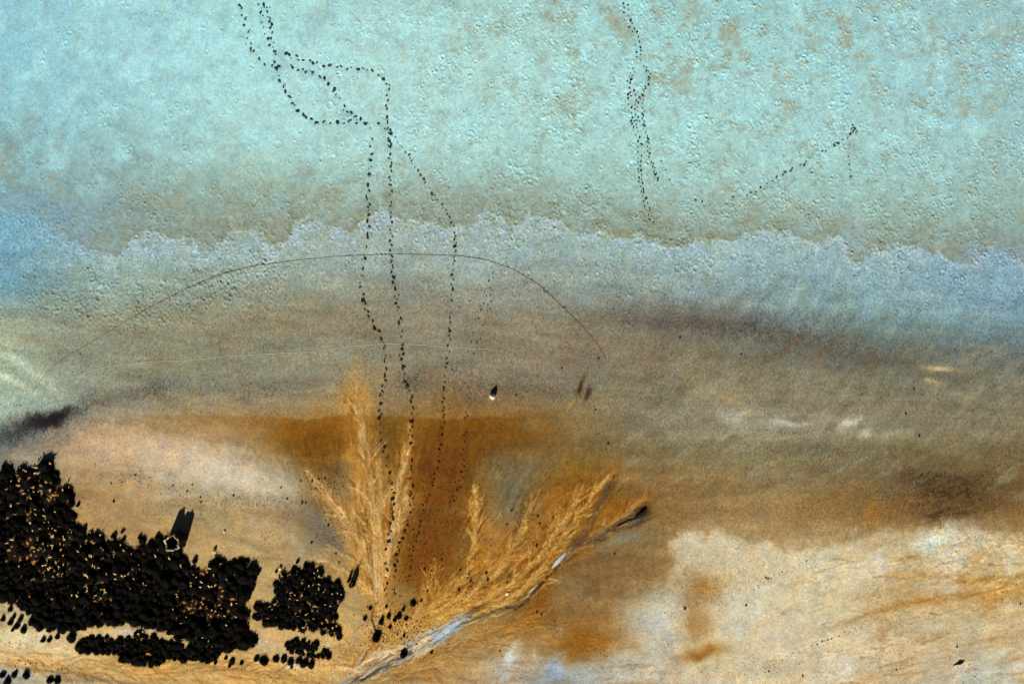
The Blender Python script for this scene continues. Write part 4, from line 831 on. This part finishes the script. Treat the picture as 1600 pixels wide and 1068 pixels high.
def stem_mesh():
    vs_, fs = [], []
    for z, r_, ox in ((0, 0.10, 0), (0.3, 0.07, 0.03), (0.6, 0.04, -0.02), (0.78, 0.015, 0.02)):
        vs_ += [(ox + r_ * math.cos(k * 1.0472), r_ * math.sin(k * 1.0472), z) for k in range(6)]
    for j in range(3): fs += [(6 * j + k, 6 * j + (k + 1) % 6, 6 * j + 6 + (k + 1) % 6, 6 * j + 6 + k) for k in range(6)]
    return mesh('stem', vs_, fs, [noise_mat('bush_wood', (0.02, 0.014, 0.009), (0.05, 0.035, 0.02), 8)])
STEM = stem_mesh()
def inside(poly, u, v):
    c = False; j = len(poly) - 1
    for i in range(len(poly)):
        (xi, yi), (xj, yj) = poly[i], poly[j]
        if (yi > v) != (yj > v) and u < (xj - xi) * (v - yi) / (yj - yi) + xi: c = not c
        j = i
    return c
def flecks(u, v):
    g = max(math.exp(-(((u - a) / w) ** 2 + ((v - b) / h) ** 2)) for a, b, w, h in ((330,930,34,45),(60,765,40,30),(50,845,30,20),(470,935,52,40),(520,985,24,22),(235,895,26,18),(150,925,20,24),(300,945,30,14),(210,990,60,5),(30,870,40,10),(500,1015,30,12),(120,870,90,40)))
    return g
def pack(poly, spacing, n_try, gapw):
    us = [p[0] for p in poly]; vs_ = [p[1] for p in poly]; pts = []; gridd = {}
    for _ in range(n_try):
        u = random.uniform(min(us), max(us)); v = random.uniform(min(vs_), max(vs_))
        if not inside(poly, u, v): continue
        r = random.uniform(*spacing); key = (int(u // 12), int(v // 12)); ok = True
        for a in (-1, 0, 1, -2, 2):
            for b in (-1, 0, 1, -2, 2):
                for (x, y, q) in gridd.get((key[0] + a, key[1] + b), ()):
                    if (x - u) ** 2 + (y - v) ** 2 < (0.58 * (r + q)) ** 2: ok = False
        if not ok: continue
        gridd.setdefault(key, []).append((u, v, r))
        nval = float(gnoise(np.array([u / 9.0]), np.array([v / 9.0]), 77)[0])
        if nval > 0.62 - gapw * 0.5 * flecks(u, v): continue
        pts.append((u, v, r))
    return pts
def base_uv(u, v, h):
    # a crown of height h seen at image pixel (u, v) from the camera stands a little nearer the image centre
    k = 1 - h / CAM_H; return 800 + (u - 800) * k, 534 + (v - 534) * k
n_stuff_v, n_stuff_f = [], []
def shrub(u, v, r, h, label, group=None, twigs=None, name='salt_bush'):
    x, y = at(*base_uv(u, v, h * 0.6)); root = empty(name, (x, y, max(-0.02, ground_z(u, v) - 0.02))); root.rotation_euler = (0, 0, random.uniform(0, 6.28))
    s = r * M; k = random.uniform(0.85, 1.15)
    f = bpy.data.objects.new('foliage', random.choice(SHM)); f.scale = (s * k, s / k, h); link(f, root)
    st = bpy.data.objects.new('stem', STEM); st.scale = (s * k, s / k, h); link(st, root)
    if not twigs: return tag(root, label, 'shrub', group)
    t = bpy.data.objects.new('dry_twigs', TWM[twigs]); t.scale = (s * k, s / k, h); tag(link(t, root), kind='stuff')
    return tag(root, label, 'shrub', group)
def thicket_twig(u, v):
    f = flecks(u, v); return min(4, int(random.random() * (0.75 + 6.5 * f)))
placed = []
for poly, sp_, n, gapw, lab, grp in [
    (P_MAIN, (4.4, 13.5), 34000, 1.0, 'black salt bush packed into the broad dark thicket', 'bushes of the broad thicket'),
    (P_CLUMP, (3.8, 9.5), 9000, 1.1, 'black salt bush in the rounded clump beside the stem of the left fan', 'bushes of the rounded clump'),
    (P_STRIP, (3.4, 9.0), 7000, 0.4, 'black salt bush in the narrow hedge between thicket and foreshore', 'bushes of the narrow hedge'),
    (P_LOW, (2.8, 6.2), 3000, 0.9, 'low black bush in the loose row under the rounded clump', 'low bushes under the rounded clump')]:
    for (u, v, r) in pack(poly, sp_, n, gapw): placed.append((r, u, v, lab, grp))
PLACES = [(268,850,0.8,'beside the hollow stump'),(45,760,1,'in the corner beside the dark stain'),(105,800,0.7,'on the stepped edge facing bare sand'),(180,865,1,'behind the scalloped upper edge'),(350,900,1,'in the lobe facing the rounded clump'),
          (360,990,1,'above the end of the narrow hedge'),(200,950,1.1,'above the pale path along the hedge'),(60,940,1,'near the strewn lower bushes'),(40,860,1,'around the bright inner clearing'),(290,945,0.9,'in the gold flecked heart of the lobe'),(125,915,0.9,'in the dense middle')]
in_view = [p for p in placed if p[1] > -6]
in_view.sort(reverse=True)
for i, (r, u, v, lab, grp) in enumerate(in_view):
    h = r * M * random.uniform(0.75, 1.15)
    if i < 230:
        tw = thicket_twig(u, v)
        if 'broad thicket' in grp:
            size = 'large' if r > 11 else ('medium' if r > 9.0 else 'small')
            dry = ('plain black', 'black', 'straw flecked', 'gold flecked', 'gold crowned')[tw]
            d = min((math.hypot(u - a, v - b) / w_, nm) for a, b, w_, nm in PLACES)[1]
            shrub(u, v, r, h, '%s %s thicket bush %s' % (size, dry, d), 'broad thicket bushes ' + d, tw)
        else:
            size = 'large' if r > 7.2 else ('medium' if r > 6.0 else 'small')
            where = 'rounded clump beside the left fan' if 'rounded clump' in grp and 'under' not in grp else ('narrow hedge above the foreshore' if 'hedge' in grp else 'loose row under the rounded clump')
            shrub(u, v, r, h, '%s %s bush in the %s' % (size, ('plain black', 'black', 'straw flecked', 'gold flecked', 'gold crowned')[tw], where), grp, tw)
    else:
        x, y = at(*base_uv(u, v, h * 0.6)); z = ground_z(u, v) - 0.02; a = random.uniform(0, 6.28); ca, sa = math.cos(a), math.sin(a); s = r * M
        va, fa = random.choice(SH_RAW); o = len(n_stuff_v)
        n_stuff_v += [(x + s * (p[0] * ca - p[1] * sa), y + s * (p[0] * sa + p[1] * ca), z + h * p[2]) for p in va]
        n_stuff_f += [tuple(o + q for q in f) for f in fa]
print('shrubs', len(in_view))
if n_stuff_v:
    tag(link(bpy.data.objects.new('thicket_undergrowth', mesh('thicket_undergrowth', n_stuff_v, n_stuff_f, [LEAF]))), 'mass of smaller black shrubs filling the thickets', 'undergrowth', kind='stuff')
# single bushes outside the thickets
for (u, v, r, h, lab, grp) in [
    (645,944,5.2,0.30,'round black bush standing alone just right of the footprint trail ends',None),
    (587,997,8.0,0.55,'largest black bush at the mouth of the left fan beside the gully',None),
    (630,1023,6.5,0.35,'black bush growing on the bank of the blue grey gully',None),
    (674,1019,2.6,0.2,'tiny black bush on open sand below the gully',None),
    (623,964,5.0,0.32,None,'bushes between the fan mouths'),(607,963,4.2,0.3,None,'bushes between the fan mouths'),(595,972,5.0,0.36,None,'bushes between the fan mouths'),(616,969,3.6,0.26,None,'bushes between the fan mouths'),(630,952,3.4,0.22,None,'bushes between the fan mouths'),(634,967,3.4,0.22,None,'bushes between the fan mouths'),(609,980,3.0,0.22,None,'bushes between the fan mouths'),(570,967,3.6,0.24,None,'bushes between the fan mouths'),(578,951,3.2,0.22,None,'bushes between the fan mouths'),(603,948,2.6,0.2,None,'bushes between the fan mouths'),(631,993,2.6,0.2,None,'bushes between the fan mouths'),
    (121,789,3.4,0.3,'small black bush just off the stepped edge of the thicket',None),
    (303,877,4.4,0.4,'small round black bush between the stump and the next lobe of thicket',None),
    (405,892,2.8,0.24,'tiny black bush between the thicket and the rounded clump',None),
    (464,878,3.2,0.28,'tiny black bush on top of the rounded clump',None),
    (431,893,2.8,0.24,'tiny black bush left of the rounded clump top',None),
    (4,728,3.0,0.34,'tiny black bush off the uppermost corner of the thicket',None),
    (190,831,2.8,0.26,None,'tiny bushes along the scalloped thicket edge'),(192,843,3.2,0.3,None,'tiny bushes along the scalloped thicket edge'),(217,840,3.2,0.34,None,'tiny bushes along the scalloped thicket edge'),(176,839,4.2,0.4,None,'tiny bushes along the scalloped thicket edge'),(148,836,4.0,0.4,None,'tiny bushes along the scalloped thicket edge'),(112,778,3.6,0.36,None,'tiny bushes along the scalloped thicket edge'),(16,732,3.2,0.3,None,'tiny bushes along the scalloped thicket edge'),(45,733,2.4,0.2,None,'tiny bushes along the scalloped thicket edge'),(130,828,4.2,0.4,None,'tiny bushes along the scalloped thicket edge'),(244,839,3.6,0.36,None,'tiny bushes along the scalloped thicket edge'),
    (14,953,4.2,0.3,None,'bushes strewn below the thicket corner'),(20,964,3.2,0.26,None,'bushes strewn below the thicket corner'),(30,968,4.6,0.3,None,'bushes strewn below the thicket corner'),(3,968,4.0,0.3,None,'bushes strewn below the thicket corner'),(14,973,5.0,0.34,None,'bushes strewn below the thicket corner'),(24,979,5.0,0.34,None,'bushes strewn below the thicket corner'),(35,985,5.4,0.34,None,'bushes strewn below the thicket corner'),(48,972,7.5,0.5,None,'bushes strewn below the thicket corner'),(60,982,6.0,0.4,None,'bushes strewn below the thicket corner'),(18,985,2.6,0.2,None,'bushes strewn below the thicket corner'),(66,1001,4.2,0.26,None,'bushes strewn below the thicket corner'),(76,1000,4.2,0.26,None,'bushes strewn below the thicket corner'),(88,995,4.0,0.26,None,'bushes strewn below the thicket corner'),(98,988,3.4,0.24,None,'bushes strewn below the thicket corner'),(110,998,8.6,0.45,None,'bushes strewn below the thicket corner'),(122,1012,7.6,0.42,None,'bushes strewn below the thicket corner'),
    (2,1055,5.4,0.3,None,'round bushes on the grey silt of the foreshore'),(10,1066,6.4,0.34,None,'round bushes on the grey silt of the foreshore'),(21,1055,5.0,0.3,None,'round bushes on the grey silt of the foreshore'),(39,1056,6.2,0.36,None,'round bushes on the grey silt of the foreshore'),(76,1064,6.0,0.3,None,'round bushes on the grey silt of the foreshore'),(88,1064,6.4,0.3,None,'round bushes on the grey silt of the foreshore'),
    (352,1028,3.2,0.2,None,'low bushes dotting the foreshore sand'),(362,1034,5.6,0.26,None,'low bushes dotting the foreshore sand'),(377,1036,3.6,0.22,None,'low bushes dotting the foreshore sand'),(358,1040,3.4,0.18,None,'low bushes dotting the foreshore sand'),(336,1036,3.0,0.18,None,'low bushes dotting the foreshore sand'),
    (400,1030,5.0,0.3,None,'row of bushes along the white salt patch'),(411,1033,8.0,0.4,None,'row of bushes along the white salt patch'),(430,1031,5.6,0.3,None,'row of bushes along the white salt patch'),(443,1031,6.0,0.32,None,'row of bushes along the white salt patch'),(453,1035,5.6,0.3,None,'row of bushes along the white salt patch'),(466,1033,5.6,0.3,None,'row of bushes along the white salt patch'),(474,1038,7.0,0.36,None,'row of bushes along the white salt patch'),(486,1039,6.2,0.3,None,'row of bushes along the white salt patch'),(455,1043,2.4,0.16,None,'row of bushes along the white salt patch'),
    ]:
    shared = {'bushes between the fan mouths': 'small black bush in the cluster on the mud between the two fan mouths',
              'tiny bushes along the scalloped thicket edge': 'tiny black bush peeping out along the scalloped upper edge of the thicket',
              'bushes strewn below the thicket corner': 'black bush strewn on pale sand along the lower corner of the thicket',
              'round bushes on the grey silt of the foreshore': 'round black bush on the grey silt below the wheel-worn foreshore',
              'low bushes dotting the foreshore sand': 'low black bush dotting the golden sand past the end of the narrow hedge',
              'row of bushes along the white salt patch': 'black bush in the row along the small white salt patches'}
    shrub(u, v, r, h, lab or shared[grp], grp, 0)
# two upright plants lit from the sun side
def spire(u, v, r, h, label):
    o = shrub(u, v, r, h, label, None, 4, 'upright_bush'); return o
spire(549, 914, 4.6, 1.15, 'upright bush with lit golden foot and long pointed shadow near the left fan')
spire(544, 908, 2.6, 0.7, 'smaller upright bush leaning against the golden footed one')

# hollow broken stump
def stump():
    cu, cv = base_uv(269, 848, 1.2); x, y = at(cu, cv); root = empty('hollow_stump', (x, y, ground_z(cu, cv) - 0.03))
    tag(root, 'tall hollow broken stump with a pale jagged rim and a long black shadow', 'stump')
    BARK = noise_mat('charred_bark', (0.008, 0.006, 0.004), (0.03, 0.02, 0.012), 5, 0.9, 0.1, 0.5); WOOD = noise_mat('split_pale_wood', (0.30, 0.19, 0.08), (0.80, 0.68, 0.46), 8, 0.8, 0.1)
    n = 30; H = [1.35 + 0.16 * math.sin(3 * k * 6.28 / n + 1) + random.uniform(-0.12, 0.16) for k in range(n)]
    for k in (20, 21, 22): H[k % n] += 0.1
    H[7] -= 0.15; H[8] -= 0.2
    def wall(rb, rt, drop, z0):
        vs_ = []
        for k in range(n):
            a = 6.2832 * k / n; w = 1 + 0.07 * math.sin(5 * a) + 0.05 * math.sin(9 * a + 2)
            vs_.append((rb * w * math.cos(a), rb * w * math.sin(a), z0)); vs_.append((rt * w * math.cos(a), rt * w * math.sin(a), H[k] - drop))
        return vs_
    vo = wall(0.72, 0.60, 0.06, 0.0); vi = wall(0.44, 0.46, 0.06, 0.15); fo = [(2 * k, 2 * ((k + 1) % n), 2 * ((k + 1) % n) + 1, 2 * k + 1) for k in range(n)]
    fi = [tuple(reversed(f)) for f in fo]
    link(bpy.data.objects.new('bark', mesh('bark', vo, fo, [BARK])), root)
    vi2 = vi + [(0, 0, 0.15)]; fi2 = fi + [(2 * k, 2 * ((k + 1) % n), 2 * n) for k in range(n)]
    link(bpy.data.objects.new('hollow', mesh('hollow', vi2, fi2, [BARK])), root)
    vr, fr = [], []
    for k in range(n):
        o_, i_ = vo[2 * k + 1], vi[2 * k + 1]; j = random.uniform(-0.02, 0.06)
        vr += [(o_[0], o_[1], o_[2] + 0.001), ((o_[0] + i_[0]) / 2, (o_[1] + i_[1]) / 2, o_[2] + 0.05 + j), (i_[0], i_[1], i_[2] + 0.001)]
    for k in range(n):
        a, b = 3 * k, 3 * ((k + 1) % n); fr += [(a, b, b + 1, a + 1), (a + 1, b + 1, b + 2, a + 2)]
    link(bpy.data.objects.new('rim', mesh('rim', vr, fr, [WOOD])), root)
stump()

# driftwood
def driftwood(pts, rads, label, m_, z=0.03):
    cu, cv = pts[len(pts) // 2]; cx, cy = at(cu, cv); vs_, fs = [], []; n = 7
    P = [Vector((*at(u, v), 0)) for u, v in pts]
    for i, p in enumerate(P):
        d = (P[min(i + 1, len(P) - 1)] - P[max(i - 1, 0)]).normalized(); s = Vector((-d.y, d.x, 0)); r = rads[i]
        for k in range(n):
            a = 6.2832 * k / n; q = p + s * r * math.cos(a) * random.uniform(0.85, 1.15) + Vector((0, 0, 1)) * (r * math.sin(a) + r * 0.6 + z)
            vs_.append((q.x - cx, q.y - cy, q.z))
    for i in range(len(P) - 1):
        for k in range(n): fs.append((i * n + k, i * n + (k + 1) % n, (i + 1) * n + (k + 1) % n, (i + 1) * n + k))
    fs.append(tuple(range(n - 1, -1, -1))); fs.append(tuple((len(P) - 1) * n + k for k in range(n)))
    ob = bpy.data.objects.new('driftwood', mesh('driftwood', vs_, fs, [m_], smooth=True)); ob.location = (cx, cy, ground_z(cu, cv))
    return tag(link(ob), label, 'driftwood')
CHAR = noise_mat('charred_wood', (0.006, 0.005, 0.004), (0.025, 0.018, 0.012), 6, 0.9, 0.1)
driftwood([(1489,1039),(1494,1037),(1499,1035),(1503,1034),(1507,1031)], [0.02, 0.04, 0.10, 0.055, 0.015], 'short knotted black stick lying alone on the sandbank', CHAR)
driftwood([(990,811),(997,806),(1003,800),(1007,796),(1010,792)], [0.03, 0.10, 0.15, 0.11, 0.03], 'charred log at the tip of the golden right fan', CHAR)
driftwood([(960,824),(970,819),(982,813),(991,810)], [0.015, 0.035, 0.04, 0.02], 'thin charred branch trailing along the gully from the log', CHAR)
